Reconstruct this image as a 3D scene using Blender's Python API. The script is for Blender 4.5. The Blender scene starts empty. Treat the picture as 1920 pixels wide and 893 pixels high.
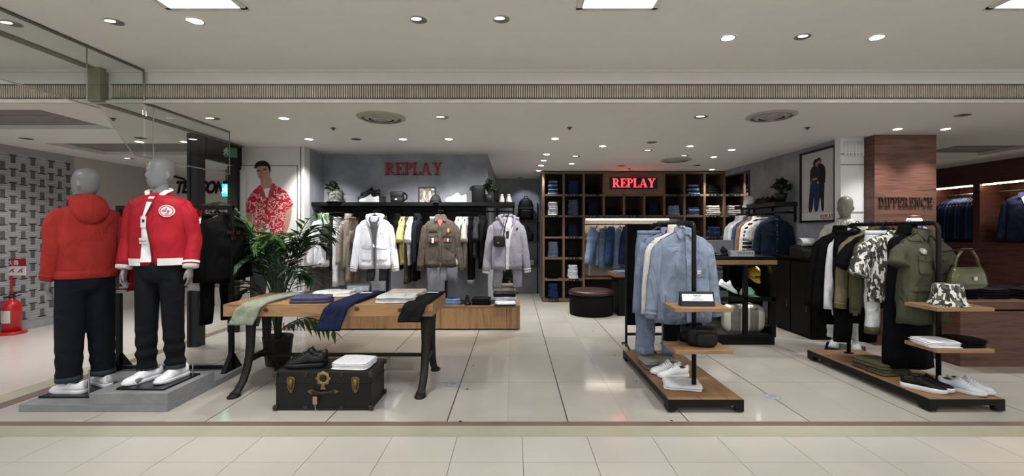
import bpy, bmesh, math, random
from mathutils import Vector, Matrix, Euler
R = math.radians
random.seed(7)
sc = bpy.context.scene
COL = sc.collection
# ---------------------------------------------------------------- camera
F, CX, CY, H = 840.0, 964.0, 433.0, 1.42      # focal (px), principal point, eye height
cam_d = bpy.data.cameras.new('camera'); cam = bpy.data.objects.new('camera', cam_d); COL.objects.link(cam)
cam.location = (0, 0, H); cam.rotation_euler = (R(90), 0, 0)
cam_d.sensor_width = 36; cam_d.lens = F / 1920 * 36
cam_d.shift_x = (960 - CX) / 1920; cam_d.shift_y = -(446.5 - CY) / 1920
cam_d.clip_start = 0.05; cam_d.clip_end = 60
sc.camera = cam
# ---------------------------------------------------------------- world, exposure
w = bpy.data.worlds.new('world'); sc.world = w; w.use_nodes = True
w.node_tree.nodes['Background'].inputs[0].default_value = (0.97, 0.985, 1.0, 1)
w.node_tree.nodes['Background'].inputs[1].default_value = 0.48
sc.view_settings.view_transform = 'Standard'; sc.view_settings.look = 'None'
sc.view_settings.exposure = 0.64; sc.view_settings.gamma = 1.0
sc.view_settings.use_curve_mapping = False
CEIL, CEILF = 2.61, 2.906                      # shop ceiling, corridor ceiling

def P(x, y, z=0.0):                             # pixel -> point on the plane at height z
    d = F * (H - z) / (y - CY)
    return Vector(((x - CX) / F * d, d, z))
def Q(x, y, d):                                 # pixel -> point at distance d
    return Vector(((x - CX) / F * d, d, H + (CY - y) / F * d))
def spot(loc, power, target=None, size=75, blend=.6, col=(1, .975, .955), rad=.04):
    l = bpy.data.lights.new('spot_beam', 'SPOT'); l.energy = power; l.spot_size = R(size); l.spot_blend = blend
    l.color = col; l.shadow_soft_size = rad
    o = bpy.data.objects.new('spot_beam', l); COL.objects.link(o); o.location = loc
    d = (Vector(target) - Vector(loc)) if target is not None else Vector((0, 0, -1))
    o.rotation_euler = d.to_track_quat('-Z', 'Y').to_euler()
    return o
def area(loc, sx, sy, power, col=(1, .985, .975)):
    l = bpy.data.lights.new('panel_light', 'AREA'); l.shape = 'RECTANGLE'; l.size = sx; l.size_y = sy; l.energy = power; l.color = col
    o = bpy.data.objects.new('panel_light', l); COL.objects.link(o); o.location = loc
    return o
# ---------------------------------------------------------------- materials
def lin(h):
    h = h.lstrip('#'); c = [int(h[i:i + 2], 16) / 255 for i in (0, 2, 4)]
    return tuple(x / 12.92 if x <= .04045 else ((x + .055) / 1.055) ** 2.4 for x in c) + (1,)
MATS = {}
class NT:
    def __init__(s, name):
        s.m = bpy.data.materials.new(name); s.m.use_nodes = True; s.t = s.m.node_tree
        s.b = s.t.nodes['Principled BSDF']
    def n(s, ty, **kw):
        nd = s.t.nodes.new(ty)
        for k, v in kw.items():
            if k in nd.inputs: nd.inputs[k].default_value = v
            else: setattr(nd, k, v)
        return nd
    def l(s, a, b): s.t.links.new(a, b)
    def co(s, scale=(1, 1, 1), gen='Object', rot=(0, 0, 0)):
        tc = s.n('ShaderNodeTexCoord'); mp = s.n('ShaderNodeMapping')
        mp.inputs['Scale'].default_value = scale; mp.inputs['Rotation'].default_value = rot
        s.l(tc.outputs[gen], mp.inputs[0]); return mp.outputs[0]
    def noise(s, vec, scale, detail=3, rough=.55, dist=0):
        n = s.n('ShaderNodeTexNoise'); n.inputs['Scale'].default_value = scale; n.inputs['Detail'].default_value = detail
        n.inputs['Roughness'].default_value = rough; n.inputs['Distortion'].default_value = dist
        s.l(vec, n.inputs['Vector']); return n.outputs['Fac']
    def ramp(s, fac, stops, interp='LINEAR'):
        r = s.n('ShaderNodeValToRGB'); r.color_ramp.interpolation = interp; e = r.color_ramp.elements
        while len(e) < len(stops): e.new(.5)
        for i, (p, c) in enumerate(stops): e[i].position = p; e[i].color = c
        s.l(fac, r.inputs[0]); return r.outputs[0]
    def bump(s, fac, strength, dist=.01):
        b = s.n('ShaderNodeBump'); b.inputs['Strength'].default_value = strength; b.inputs['Distance'].default_value = dist
        s.l(fac, b.inputs['Height']); s.l(b.outputs[0], s.b.inputs['Normal'])
def sc_(c, k): return (min(1, c[0] * k), min(1, c[1] * k), min(1, c[2] * k), 1)
def M(hexc, rough=.6, metal=0, var=.12, scale=9, bump=0, bscale=120, spec=.35, coat=0, stretch=(1, 1, 1)):
    key = (hexc, rough, metal, var, scale, bump, bscale, spec, coat, stretch)
    if key in MATS: return MATS[key]
    t = NT('surface_' + hexc.strip('#')); c = lin(hexc); v = t.co(stretch); c = sc_(c, .6) if max(c[:3]) < .009 else c
    f = t.noise(v, scale, 4)
    t.l(t.ramp(f, [(.3, sc_(c, 1 - var)), (.7, sc_(c, 1 + var))]), t.b.inputs['Base Color'])
    t.b.inputs['Roughness'].default_value = rough; t.b.inputs['Metallic'].default_value = metal
    t.b.inputs['Specular IOR Level'].default_value = spec; t.b.inputs['Coat Weight'].default_value = coat
    if bump: t.bump(t.noise(v, bscale, 3), bump, .01)
    MATS[key] = t.m; return t.m
def FAB(hexc, rough=.85, var=.13, wr=.35, spec=.13):        # woven cloth: fine weave and soft creases
    key = ('fab', hexc, rough, var, wr)
    if key in MATS: return MATS[key]
    t = NT('cloth_' + hexc.strip('#')); c = lin(hexc); v = t.co(); c = sc_(c, .5) if max(c[:3]) < .009 else c
    f = t.noise(v, 14, 4)
    t.l(t.ramp(f, [(.3, sc_(c, 1 - var)), (.7, sc_(c, 1 + var))]), t.b.inputs['Base Color'])
    t.b.inputs['Roughness'].default_value = rough; t.b.inputs['Specular IOR Level'].default_value = spec
    a = t.n('ShaderNodeMath', operation='MULTIPLY_ADD'); a.inputs[1].default_value = .03
    t.l(t.noise(v, 420, 2), a.inputs[0]); t.l(t.noise(t.co((1, 1, .5), rot=(0, R(12), 0)), 7.5, 2, .45, 1.2), a.inputs[2])
    t.bump(a.outputs[0], min(1, wr * 1.9), .055)
    MATS[key] = t.m; return t.m
def DENIM(hexc): 
    key = ('denim', hexc)
    if key in MATS: return MATS[key]
    t = NT('denim_' + hexc.strip('#')); c = lin(hexc); v = t.co()
    f = t.noise(v, 6, 5, .65)
    t.l(t.ramp(f, [(.25, sc_(c, .6)), (.55, c), (.8, sc_(c, 1.7))]), t.b.inputs['Base Color'])
    t.b.inputs['Roughness'].default_value = .85; t.b.inputs['Specular IOR Level'].default_value = .2
    wv = t.n('ShaderNodeTexWave'); wv.inputs['Scale'].default_value = 160; t.l(v, wv.inputs[0])
    a = t.n('ShaderNodeMath', operation='MULTIPLY_ADD'); a.inputs[1].default_value = .02; t.l(wv.outputs['Fac'], a.inputs[0]); t.l(t.noise(v, 9, 2, .45, 1.0), a.inputs[2]); t.bump(a.outputs[0], .5, .04); MATS[key] = t.m; return t.m
def WOOD(c1, c2, stretch=(1, 12, 12), scale=1.6, rough=.5, spec=.4):
    key = ('wood', c1, c2, stretch, scale, rough)
    if key in MATS: return MATS[key]
    t = NT('wood_' + c1.strip('#')); v = t.co(stretch)
    f = t.noise(v, scale, 6, .6, .6)
    g = t.noise(v, scale * 7, 3, .5)
    mx = t.n('ShaderNodeMath', operation='MULTIPLY_ADD'); mx.inputs[1].default_value = .3
    t.l(g, mx.inputs[0]); t.l(f, mx.inputs[2])
    a, b = lin(c1), lin(c2)
    t.l(t.ramp(mx.outputs[0], [(.42, b), (.62, a), (.82, sc_(b, .85))]), t.b.inputs['Base Color'])
    t.b.inputs['Roughness'].default_value = rough; t.b.inputs['Specular IOR Level'].default_value = spec
    t.bump(mx.outputs[0], .15, .004); MATS[key] = t.m; return t.m
def PLASTER(c1, c2, scale=2.2, bump=.1, rough=.8):
    key = ('pl', c1, c2, scale)
    if key in MATS: return MATS[key]
    t = NT('plaster_' + c1.strip('#')); v = t.co()
    f = t.noise(v, scale, 7, .62, .4)
    t.l(t.ramp(f, [(.32, lin(c1)), (.68, lin(c2))]), t.b.inputs['Base Color'])
    t.b.inputs['Roughness'].default_value = rough; t.b.inputs['Specular IOR Level'].default_value = .3
    t.bump(f, bump, .01); MATS[key] = t.m; return t.m
def BLOTCH(name, stops, scale=16, dist=1.5, rough=.85):      # camouflage and flower prints
    if name in MATS: return MATS[name]
    t = NT(name); v = t.co()
    f = t.noise(v, scale, 2, .5, dist)
    t.l(t.ramp(f, [(p, lin(c)) for p, c in stops], 'CONSTANT'), t.b.inputs['Base Color'])
    t.b.inputs['Roughness'].default_value = rough; t.b.inputs['Specular IOR Level'].default_value = .2
    MATS[name] = t.m; return t.m
def EMIT(hexc, s, name='glow'):
    key = ('em', hexc, s)
    if key in MATS: return MATS[key]
    t = NT(name); t.b.inputs['Base Color'].default_value = lin(hexc)
    t.b.inputs['Emission Color'].default_value = lin(hexc); t.b.inputs['Emission Strength'].default_value = s
    MATS[key] = t.m; return t.m
def GLASS(name='clear_glass', tint=(.93, .97, .95, 1), rough=.0, mixf=.06):
    if name in MATS: return MATS[name]
    t = NT(name); tr = t.n('ShaderNodeBsdfTransparent'); tr.inputs[0].default_value = tint
    gl = t.n('ShaderNodeBsdfGlossy'); gl.inputs['Roughness'].default_value = rough
    fr = t.n('ShaderNodeValue'); fr.outputs[0].default_value = mixf
    mx = t.n('ShaderNodeMixShader'); t.l(fr.outputs[0], mx.inputs[0]); t.l(tr.outputs[0], mx.inputs[1]); t.l(gl.outputs[0], mx.inputs[2])
    t.l(mx.outputs[0], t.t.nodes['Material Output'].inputs[0]); MATS[name] = t.m; return t.m
BLK = '#131416'
black_metal = M('#0f1011', .5, .0, .1, spec=.25)
black_matte = M('#0c0c0d', .7, spec=.15)
chrome = M('#b9bcc0', .25, 1.0, .05)
brass = M('#6f5e38', .4, .8, .25, 30)
# ---------------------------------------------------------------- mesh builder
class MB:
    def __init__(s): s.v = []; s.f = []
    def add(s, vs, fs):
        k = len(s.v); s.v += [tuple(v) for v in vs]; s.f += [tuple(i + k for i in f) for f in fs]; return s
    def box(s, x0, y0, z0, x1, y1, z1):
        vs = [(x, y, z) for z in (z0, z1) for y in (y0, y1) for x in (x0, x1)]
        return s.add(vs, [(0, 2, 3, 1), (4, 5, 7, 6), (0, 1, 5, 4), (2, 6, 7, 3), (0, 4, 6, 2), (1, 3, 7, 5)])
    def cbox(s, c, sz, m=None):
        vs = [Vector((x * sz[0] / 2, y * sz[1] / 2, z * sz[2] / 2)) for z in (-1, 1) for y in (-1, 1) for x in (-1, 1)]
        vs = [((m @ v) if m else v) + Vector(c) for v in vs]
        return s.add(vs, [(0, 2, 3, 1), (4, 5, 7, 6), (0, 1, 5, 4), (2, 6, 7, 3), (0, 4, 6, 2), (1, 3, 7, 5)])
    def loft(s, rings, cap0=True, cap1=True, close=True):
        n = len(rings[0]); vs = [p for r in rings for p in r]; fs = []
        for i in range(len(rings) - 1):
            for j in range(n if close else n - 1):
                k = (j + 1) % n; fs.append((i * n + j, i * n + k, (i + 1) * n + k, (i + 1) * n + j))
        if cap0: fs.append(tuple(range(n - 1, -1, -1)))
        if cap1: fs.append(tuple((len(rings) - 1) * n + j for j in range(n)))
        return s.add(vs, fs)
    def tube(s, pts, r, n=8, cap=True, flat=1.0, up=None):
        pts = [Vector(p) for p in pts]; rings = []; prev = None
        for i, p in enumerate(pts):
            d = (pts[min(i + 1, len(pts) - 1)] - pts[max(i - 1, 0)]).normalized()
            a = Vector(up) if up is not None else (prev if prev is not None else (Vector((0, 0, 1)) if abs(d.z) < .9 else Vector((1, 0, 0))))
            a = (a - d * a.dot(d)); a = a.normalized() if a.length > 1e-6 else d.orthogonal().normalized()
            if up is None: prev = a
            b = d.cross(a); rr = r[i] if isinstance(r, (list, tuple)) else r
            ra, rb = (rr if isinstance(rr, (list, tuple)) else (rr, rr * flat))
            rings.append([p + a * (math.cos(t) * ra) + b * (math.sin(t) * rb) for t in (2 * math.pi * k / n for k in range(n))])
        return s.loft(rings, cap, cap)
    def lathe(s, prof, n=24, c=(0, 0, 0), cap0=True, cap1=True, sx=1, sy=1):
        return s.loft([[(c[0] + r * sx * math.cos(2 * math.pi * k / n), c[1] + r * sy * math.sin(2 * math.pi * k / n), c[2] + z) for k in range(n)] for r, z in prof], cap0, cap1)
    def prism(s, poly, d0, d1, axis='y'):            # poly in (a,b); axis y: a=x,b=z; axis z: a=x,b=y; axis x: a=y,b=z
        f = {'y': lambda a, b, d: (a, d, b), 'z': lambda a, b, d: (a, b, d), 'x': lambda a, b, d: (d, a, b)}[axis]
        return s.loft([[f(a, b, d0) for a, b in poly], [f(a, b, d1) for a, b in poly]])
    def xf(s, m): s.v = [tuple(m @ Vector(v)) for v in s.v]; return s
    def mesh(s, name, smooth=False):
        me = bpy.data.meshes.new(name); me.from_pydata(s.v, [], s.f)
        bm = bmesh.new(); bm.from_mesh(me); bmesh.ops.recalc_face_normals(bm, faces=bm.faces); bm.to_mesh(me); bm.free()
        if smooth:
            for p in me.polygons: p.use_smooth = True
        return me
    def o(s, name, mat, parent=None, smooth=False, bev=0, sub=0, loc=None, rot=None, seg=2):
        me = s.mesh(name, smooth); me.materials.append(mat)
        ob = bpy.data.objects.new(name, me); COL.objects.link(ob)
        if parent: ob.parent = parent
        if loc is not None: ob.location = loc
        if rot is not None: ob.rotation_euler = rot
        if bev:
            b = ob.modifiers.new('bevel', 'BEVEL'); b.width = bev; b.segments = seg; b.limit_method = 'ANGLE'; b.angle_limit = R(40)
        if sub:
            b = ob.modifiers.new('subdivision', 'SUBSURF'); b.levels = sub; b.render_levels = sub
        return ob
def tag(o, label, cat, group=None):
    o['label'] = label; o['category'] = cat
    if group: o['group'] = group
    return o
def struct(o, label=None):
    o['kind'] = 'structure'
    if label: o['label'] = label
    return o
def thing(name, label, cat, loc=(0, 0, 0), rz=0.0, group=None):
    o = bpy.data.objects.new(name, None); o.empty_display_size = .05; COL.objects.link(o)
    o.location = loc; o.rotation_euler = (0, 0, rz); return tag(o, label, cat, group)
def share(ob, name, parent, loc, rot=(0, 0, 0), scale=(1, 1, 1), mat=None):   # another object on the same mesh
    c = bpy.data.objects.new(name, ob.data); COL.objects.link(c); c.parent = parent
    c.location = loc; c.rotation_euler = rot; c.scale = scale
    for m in ob.modifiers:
        if m.type == 'BEVEL':
            b = c.modifiers.new('bevel', 'BEVEL'); b.width = m.width; b.segments = m.segments; b.limit_method = 'ANGLE'; b.angle_limit = m.angle_limit
    return c
def inst(me, name, parent, loc, rot=(0, 0, 0), scale=(1, 1, 1)):
    c = bpy.data.objects.new(name, me); COL.objects.link(c); c.parent = parent
    c.location = loc; c.rotation_euler = rot; c.scale = scale; return c
def lerp(tab, t):
    for (a, va), (b, vb) in zip(tab, tab[1:]):
        if t <= b:
            k = 0 if b == a else max(0, (t - a) / (b - a)); k = k * k * (3 - 2 * k) if len(tab) > 3 else k
            return va + (vb - va) * k
    return tab[-1][1]
ORD = ['first', 'second', 'third', 'fourth', 'fifth', 'sixth', 'seventh', 'eighth', 'ninth', 'tenth', 'eleventh', 'twelfth', 'thirteenth', 'fourteenth', 'fifteenth',
       'sixteenth', 'seventeenth', 'eighteenth', 'nineteenth', 'twentieth', 'twenty-first', 'twenty-second', 'twenty-third', 'twenty-fourth', 'twenty-fifth', 'twenty-sixth', 'twenty-seventh', 'twenty-eighth']
# ---------------------------------------------------------------- lettering
def arc(cx, cy, ro, ri, a0, a1, n=10, k=1.0, ki=1.0):
    A = [R(a0 + (a1 - a0) * i / n) for i in range(n + 1)]
    o = [(cx + ro * k * math.cos(a), cy + ro * math.sin(a)) for a in A]; i_ = [(cx + ri * ki * math.cos(a), cy + ri * math.sin(a)) for a in A]
    return [[o[j], o[j + 1], i_[j + 1], i_[j]] for j in range(n)]
def rc(x0, y0, x1, y1): return [(x0, y0), (x1, y0), (x1, y1), (x0, y1)]
def serif(c):
    S = [rc(.1, 0, .3, 1)]; base = [rc(.0, 0, .4, .055)]; top = [rc(.0, .945, .3, 1)]
    if c == 'I': return S + base + [rc(0, .945, .4, 1)], .4
    if c == 'L': return S + base + [rc(0, .945, .4, 1), rc(.1, 0, .68, .06), [(.62, 0), (.7, 0), (.72, .3), (.68, .3)]], .72
    if c in 'EF':
        g = S + base + top + [rc(.1, .94, .68, 1), [(.64, .76), (.68, .76), (.7, 1), (.62, 1)], rc(.1, .48, .52, .54), rc(.49, .38, .53, .64)]
        if c == 'E': g += [rc(.1, 0, .7, .06), [(.64, 0), (.72, 0), (.75, .28), (.71, .28)]]
        return g, .74 if c == 'E' else .7
    if c in 'PR':
        g = S + base + top + arc(.38, .735, .265, .205, 90, -90, 12, 1.25, .75) + [rc(.28, .94, .4, 1), rc(.28, .47, .4, .53)]
        if c == 'R': g += [[(.34, .5), (.54, .5), (.84, .05), (.62, .05)], rc(.6, 0, .92, .055)]
        return g, .72 if c == 'P' else .92
    if c == 'D': return S + base + top + arc(.36, .5, .5, .44, 90, -90, 16, 1.05, .7) + [rc(.28, .94, .38, 1), rc(.28, 0, .38, .06)], .9
    if c == 'C': return arc(.47, .5, .52, .45, 40, 320, 20, .9, .6) + [[(.8, .7), (.86, .7), (.86, .98), (.8, .9)]], .9
    if c == 'A': return [[(.4, 1), (.52, 1), (.88, .03), (.66, .03)], [(.36, .9), (.43, .97), (.16, .03), (.09, .03)], rc(.2, .3, .66, .36), rc(0, 0, .28, .055), rc(.56, 0, .98, .055)], .96
    if c == 'Y': return [[(.1, .97), (.32, .97), (.56, .46), (.36, .46)], [(.74, .97), (.82, .97), (.56, .46), (.49, .46)], rc(.36, 0, .56, .5), rc(.26, 0, .66, .055), rc(.0, .945, .42, 1), rc(.62, .945, .95, 1)], .92
    if c == 'N': return [rc(.12, 0, .19, 1), rc(.72, 0, .79, 1), [(.1, 1), (.32, 1), (.8, 0), (.6, 0)], rc(0, 0, .32, .05), rc(.6, .95, .92, 1), rc(0, .95, .2, 1)], .92
    return [], .4
def serif_word(word, x, z, h, parent, mat, y0=0.0, y1=.02, gap=.08, narrow=1.0, name='letter', m=None):
    for ch in word:
        polys, wd = serif(ch)
        b = MB()
        for k, p in enumerate(polys): b.prism([(x + a * h * narrow, z + c * h) for a, c in p], y0, y1 - .0003 * (k % 3), 'y')
        if m: b.xf(m)
        b.o(name, mat, parent); x += (wd + gap) * h * narrow
    return x
def word_w(word, gap=.08): return sum(serif(c)[1] + gap for c in word) - gap
def text(body, size, mat, parent, loc, rot=(R(90), 0, 0), ext=.001, name='lettering', shear=0, align='CENTER', sx=1.0, bold=0):
    cu = bpy.data.curves.new(name, 'FONT'); cu.body = body; cu.size = size; cu.extrude = ext; cu.align_x = align; cu.shear = shear; cu.offset = bold
    t = bpy.data.objects.new(name, cu); COL.objects.link(t)
    dg = bpy.context.evaluated_depsgraph_get(); me = bpy.data.meshes.new_from_object(t.evaluated_get(dg))
    bpy.data.objects.remove(t); o = bpy.data.objects.new(name, me); COL.objects.link(o)
    me.materials.clear(); me.materials.append(mat); o.parent = parent; o.location = loc; o.rotation_euler = rot; o.scale = (sx, 1, 1); return o
# ================================================================ THE SETTING
def tile_mat(name, c1, c2, rough, sc1=1.3, st=(1, 1, 1)):
    t = NT(name); v = t.co(st, 'Generated'); tc = t.n('ShaderNodeNewGeometry'); mp = t.n('ShaderNodeMapping'); mp.inputs['Scale'].default_value = st
    t.l(tc.outputs['Position'], mp.inputs[0]); v = mp.outputs[0]
    f = t.noise(v, sc1, 6, .6, .5); oi = t.n('ShaderNodeObjectInfo')
    a = t.n('ShaderNodeMath', operation='MULTIPLY_ADD'); a.inputs[1].default_value = .22; t.l(oi.outputs['Random'], a.inputs[0]); t.l(f, a.inputs[2])
    t.l(t.ramp(a.outputs[0], [(.35, lin(c1)), (.85, lin(c2))]), t.b.inputs['Base Color'])
    rg = t.n('ShaderNodeMapRange'); rg.inputs[3].default_value = rough * .8; rg.inputs[4].default_value = rough * 1.25
    t.l(t.noise(v, 5, 3), rg.inputs[0]); t.l(rg.outputs[0], t.b.inputs['Roughness']); t.b.inputs['Specular IOR Level'].default_value = .55
    return t.m
m_tile = tile_mat('shop_tile', '#aba79e', '#bdb8af', .10, 1.1)
m_out = tile_mat('corridor_tile', '#c1bcb2', '#cac5bb', .22, .9, (2, 1, 1))
m_pink = tile_mat('pale_floor', '#bfb7b0', '#c9c1ba', .2, .8)
m_brown = tile_mat('brown_border', '#6a5b50', '#7c6c60', .3, 3)
m_green = tile_mat('green_border', '#a3a088', '#b2ae9a', .3, 3)
fl = struct(MB().box(-9.5, -4, -.06, 10, 11, -.004).o('floor', M('#4a443d', .8)), 'polished beige stone tile floor')
tl = MB().box(-.5, -.5, -.004, .5, .5, 0).mesh('tile'); tl.materials.append(m_tile)
YS = [3.333, 4.194, 5.09, 5.985, 6.88, 7.775, 8.67, 9.565, 10.3]
for i in range(-10, 17):
    x0, x1 = .40 + .45 * i, .40 + .45 * (i + 1)
    gl, gr = (.005, .0007) if i % 2 == 0 else (.0007, .005)
    a, b = x0 + gl, x1 - gr
    for y0, y1 in zip(YS, YS[1:]):
        inst(tl, 'tile', fl, ((a + b) / 2, (y0 + y1) / 2, 0), scale=(b - a, y1 - y0 - .004, 1))
to = MB().box(-.5, -.5, -.004, .5, .5, 0).mesh('tile'); to.materials.append(m_out)
for i in range(-13, 13):
    for j in range(4):
        inst(to, 'tile', fl, (.055 + .447 * (i + .5), 3.09 - .345 * (j + .5), 0), scale=(.4435, .3425, 1))
MB().box(-9.5, -4, -.004, 10, 1.708, 0).o('floor_slab', m_out, fl)
MB().box(-9.5, 3.264, -.004, 10, 3.331, 0).o('border_strip', m_brown, fl)
MB().box(-9.5, 3.0915, -.004, 10, 3.262, 0).o('border_strip', m_green, fl)
MB().box(-4.225, 3.333, -.004, -4.103, 8.9, 0).o('border_strip', m_brown, fl)
MB().box(-4.43, 3.333, -.004, -4.228, 8.9, 0).o('border_strip', m_green, fl)
MB().box(-9.5, 3.333, -.004, -4.433, 8.9, 0).o('floor_slab', m_pink, fl)
# ceilings
m_ceil = PLASTER('#dad9d5', '#dedcd8', 6, .03)
b = MB(); Z0, Z1 = CEIL, CEIL + .2
def holes(b, x0, x1, y0, y1, hs):                     # slab with rectangular holes
    xs = sorted({x0, x1, *[h[0] for h in hs], *[h[1] for h in hs]}); ys = sorted({y0, y1, *[h[2] for h in hs], *[h[3] for h in hs]})
    for xa, xb in zip(xs, xs[1:]):
        for ya, yb in zip(ys, ys[1:]):
            cx, cy = (xa + xb) / 2, (ya + yb) / 2
            if not any(h[0] < cx < h[1] and h[2] < cy < h[3] for h in hs): b.box(xa, ya, Z0, xb, yb, Z1)
HS = [(-6.7, -4.66, 4.4, 5.24), (-6.4, -4.35, 6.1, 7.02), (6.2, 7.35, 6.25, 7.1)]
holes(b, -9.5, 10, 4.149, 11, HS)
ce = struct(b.o('ceiling', m_ceil), 'pale plaster shop ceiling')
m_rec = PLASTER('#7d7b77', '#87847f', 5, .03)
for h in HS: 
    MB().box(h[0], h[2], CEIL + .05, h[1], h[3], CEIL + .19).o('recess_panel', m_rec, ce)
    MB().box(h[0], (h[2] + h[3]) / 2 - .006, CEIL + .035, h[1], (h[2] + h[3]) / 2 + .006, CEIL + .06).o('recess_batten', M('#a09c96'), ce)
cf = struct(MB().box(-9.5, -4, CEILF, 10, 4.149, CEILF + .1).o('ceiling', m_ceil), 'pale corridor ceiling in front of shop')
# bulkhead with ribbed grille
m_bulk = PLASTER('#d2cfca', '#d6d3ce', 6, .02)
bh = struct(MB().box(-9.5, 4.15, CEIL + .002, 10, 4.4, CEILF + .1).o('trim_1', m_bulk), 'beam face between corridor and shop ceilings')
for xa, xb in ((-9.5, -3.93), (-3.715, 10)):
    g = MB(); n = int((xb - xa) / .021)
    for k in range(n): g.box(xa + k * .021, 4.136, 2.65, xa + k * .021 + .012, 4.15, 2.765)
    o = g.o('grille_ribs', M('#b5ab9d', .6), bh); o['kind'] = 'stuff'
    MB().box(xa, 4.143, 2.648, xb, 4.15, 2.767).o('grille_back', M('#6e675e', .8), bh)
    for z in (2.643, 2.766): MB().box(xa, 4.13, z, xb, 4.15, z + .007).o('grille_recess_line', M('#5e5850', .6), bh)  # dark lines painting in the shade of a recess above and below the grille
MB().box(-9.5, 4.118, CEIL - .012, 10, 4.15, CEIL + .012).o('moulding', M('#cbc6bd', .7), bh)
MB().box(-9.5, 4.125, CEILF - .02, 10, 4.15, CEILF).o('moulding', m_bulk, bh)
rail = struct(MB().box(-3.885, .0, CEILF - .012, -3.80, 4.15, CEILF).box(-3.885, 4.15, CEIL - .012, -3.80, 6.3, CEIL).o('trim_2', M('#6d6a5e', .6)), 'dark shutter rail set in the ceiling')
MB().box(-3.875, 4.06, CEIL - .01, -3.755, 4.15, CEILF).o('guide_box', M('#77765f', .6), rail)
# hanging glass smoke screen
gs = thing('smoke_screen', 'clear glass smoke screen hanging from ceiling above the mannequins', 'glass panel', (-3.412, 4, CEIL))
def gp(poly, th=.008):                                # poly in (y, z) world
    return MB().prism([(a - 4, c - CEIL) for a, c in poly], -th / 2, th / 2, 'x')
zl, zh = 2.105, 2.43
panes = [[(.6, 2.43), (3.575, 2.43), (3.575, CEILF), (.6, CEILF)],
         [(3.578, 2.43), (3.70, 2.43), (4.02, 2.10), (4.116, 2.10), (4.116, CEILF), (3.578, CEILF)],
         [(4.152, 2.10), (4.235, 2.10), (4.235, CEIL), (4.152, CEIL)],
         [(4.238, 2.10), (5.37, 2.10), (5.37, CEIL), (4.238, CEIL)]]
for p in panes: gp(p).o('pane', GLASS('screen_glass', (.90, .925, .91, 1)), gs)
m_gf = M('#77746c', .4, .6)
e = MB()
def bar(e, a, c, r=.009): e.tube([(0, a[0] - 4, a[1] - CEIL), (0, c[0] - 4, c[1] - CEIL)], r, 4)
for a, c in [((.6, CEILF - .012), (4.13, CEILF - .012)), ((4.13, CEILF - .01), (4.13, CEIL - .01)), ((4.13, CEIL - .012), (5.37, CEIL - .012))]: bar(e, a, c, .012)
e.o('channel', m_gf, gs)
e = MB()
for a, c in [((.6, 2.43), (3.70, 2.43)), ((3.70, 2.43), (4.02, 2.10)), ((4.02, 2.10), (5.37, 2.10))]: bar(e, a, c, .006)
e.o('edge_strip', M('#a3a098', .4, .4), gs)
for y, z0, z1 in ((3.5765, 2.43, CEILF), (4.2365, 2.10, CEIL), (5.37, 2.10, CEIL)):
    e = MB(); bar(e, (y, z0), (y, z1), .006); e.o('joint_strip', m_gf, gs)
# ------------------------------------------------ walls, left shop
m_grey = PLASTER('#7a7d84', '#999ca3', 2.4, .2)
m_white = M('#c9c8c6', .7, 0, .03)
wl = struct(MB().box(-7.2, 2, 0, -7.02, 7.14, CEIL).o('wall_left', M('#98989c', .8, 0, .04)), 'grey patterned wall of the neighbouring shop')
st, br, ln = MB(), MB(), MB()
X = -7.018; py, pz = .129, .192
for i in range(32):
    y = 3.05 + i * py
    if y + .06 > 7.13: break
    for j in range(13):
        z = .16 + j * pz + (.096 if i % 2 else 0)
        if z > CEIL - .17: continue
        up = i % 2 == 0
        st.box(X, y - .029, z, X + .002, y + .029, z + .105)
        zb = z - .012 if up else z + .105
        br.box(X, y - .052, zb, X + .003, y + .052, zb + .011)
        for q in (-.03, -.018, .03, .012, .0): ln.box(X, y - .06, z + .05 + q * 2.6 + (.09 if up else -.09), X + .001, y + .06, z + .056 + q * 2.6 + (.09 if up else -.09))
st.o('printed_motif', M('#5a595c', .8), wl)['kind'] = 'stuff'
br.o('printed_motif_bars', M('#1d1d20', .8), wl)['kind'] = 'stuff'
ln.o('printed_lines', M('#c6c6ca', .8), wl)['kind'] = 'stuff'
MB().box(-7.02, 2, 0, -7.0, 7.14, .1).o('baseboard', M('#9a9a9c', .6), wl)
struct(MB().box(-7.2, 7.14, 0, -7.0, 8.9, CEIL).o('wall_left_far', M('#b3aea8', .8, 0, .03)), 'plain pale grey wall beyond the patterned wall')
wb = struct(MB().box(-7.2, 8.9, 0, -3.0, 9.1, CEIL).o('wall_back_left', M('#bdbab6', .8, 0, .03)), 'white shopfront wall with slanted black lettering')
a = Q(380, 362, 8.89)
tx = text('TEY  SONT', .33, M('#141414', .6), wb, (a.x, 8.885, a.z), ext=.006, shear=.3, bold=.014)
tx.scale.x = 1.12 / (max(v.co.x for v in tx.data.vertices) - min(v.co.x for v in tx.data.vertices))
sw = MB(); sw.tube([Q(x, y, 8.88) for x, y in ((322, 330), (345, 336), (352, 346), (362, 330), (352, 318))], .02, 6); sw.o('lettering_swash', M('#141414', .6), wb, True)
MB().tube([Q(352, 392, 8.86), Q(436, 390, 8.86)], .012, 6).o('wall_rail', chrome, wb)
lk = MB().box(-6.6, 8.55, 0, -5.6, 8.85, .42).o('display_plinth', M('#b5b3b0', .6), None, bev=.01); tag(lk, 'low white display plinth at back of neighbouring shop', 'plinth')
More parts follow.
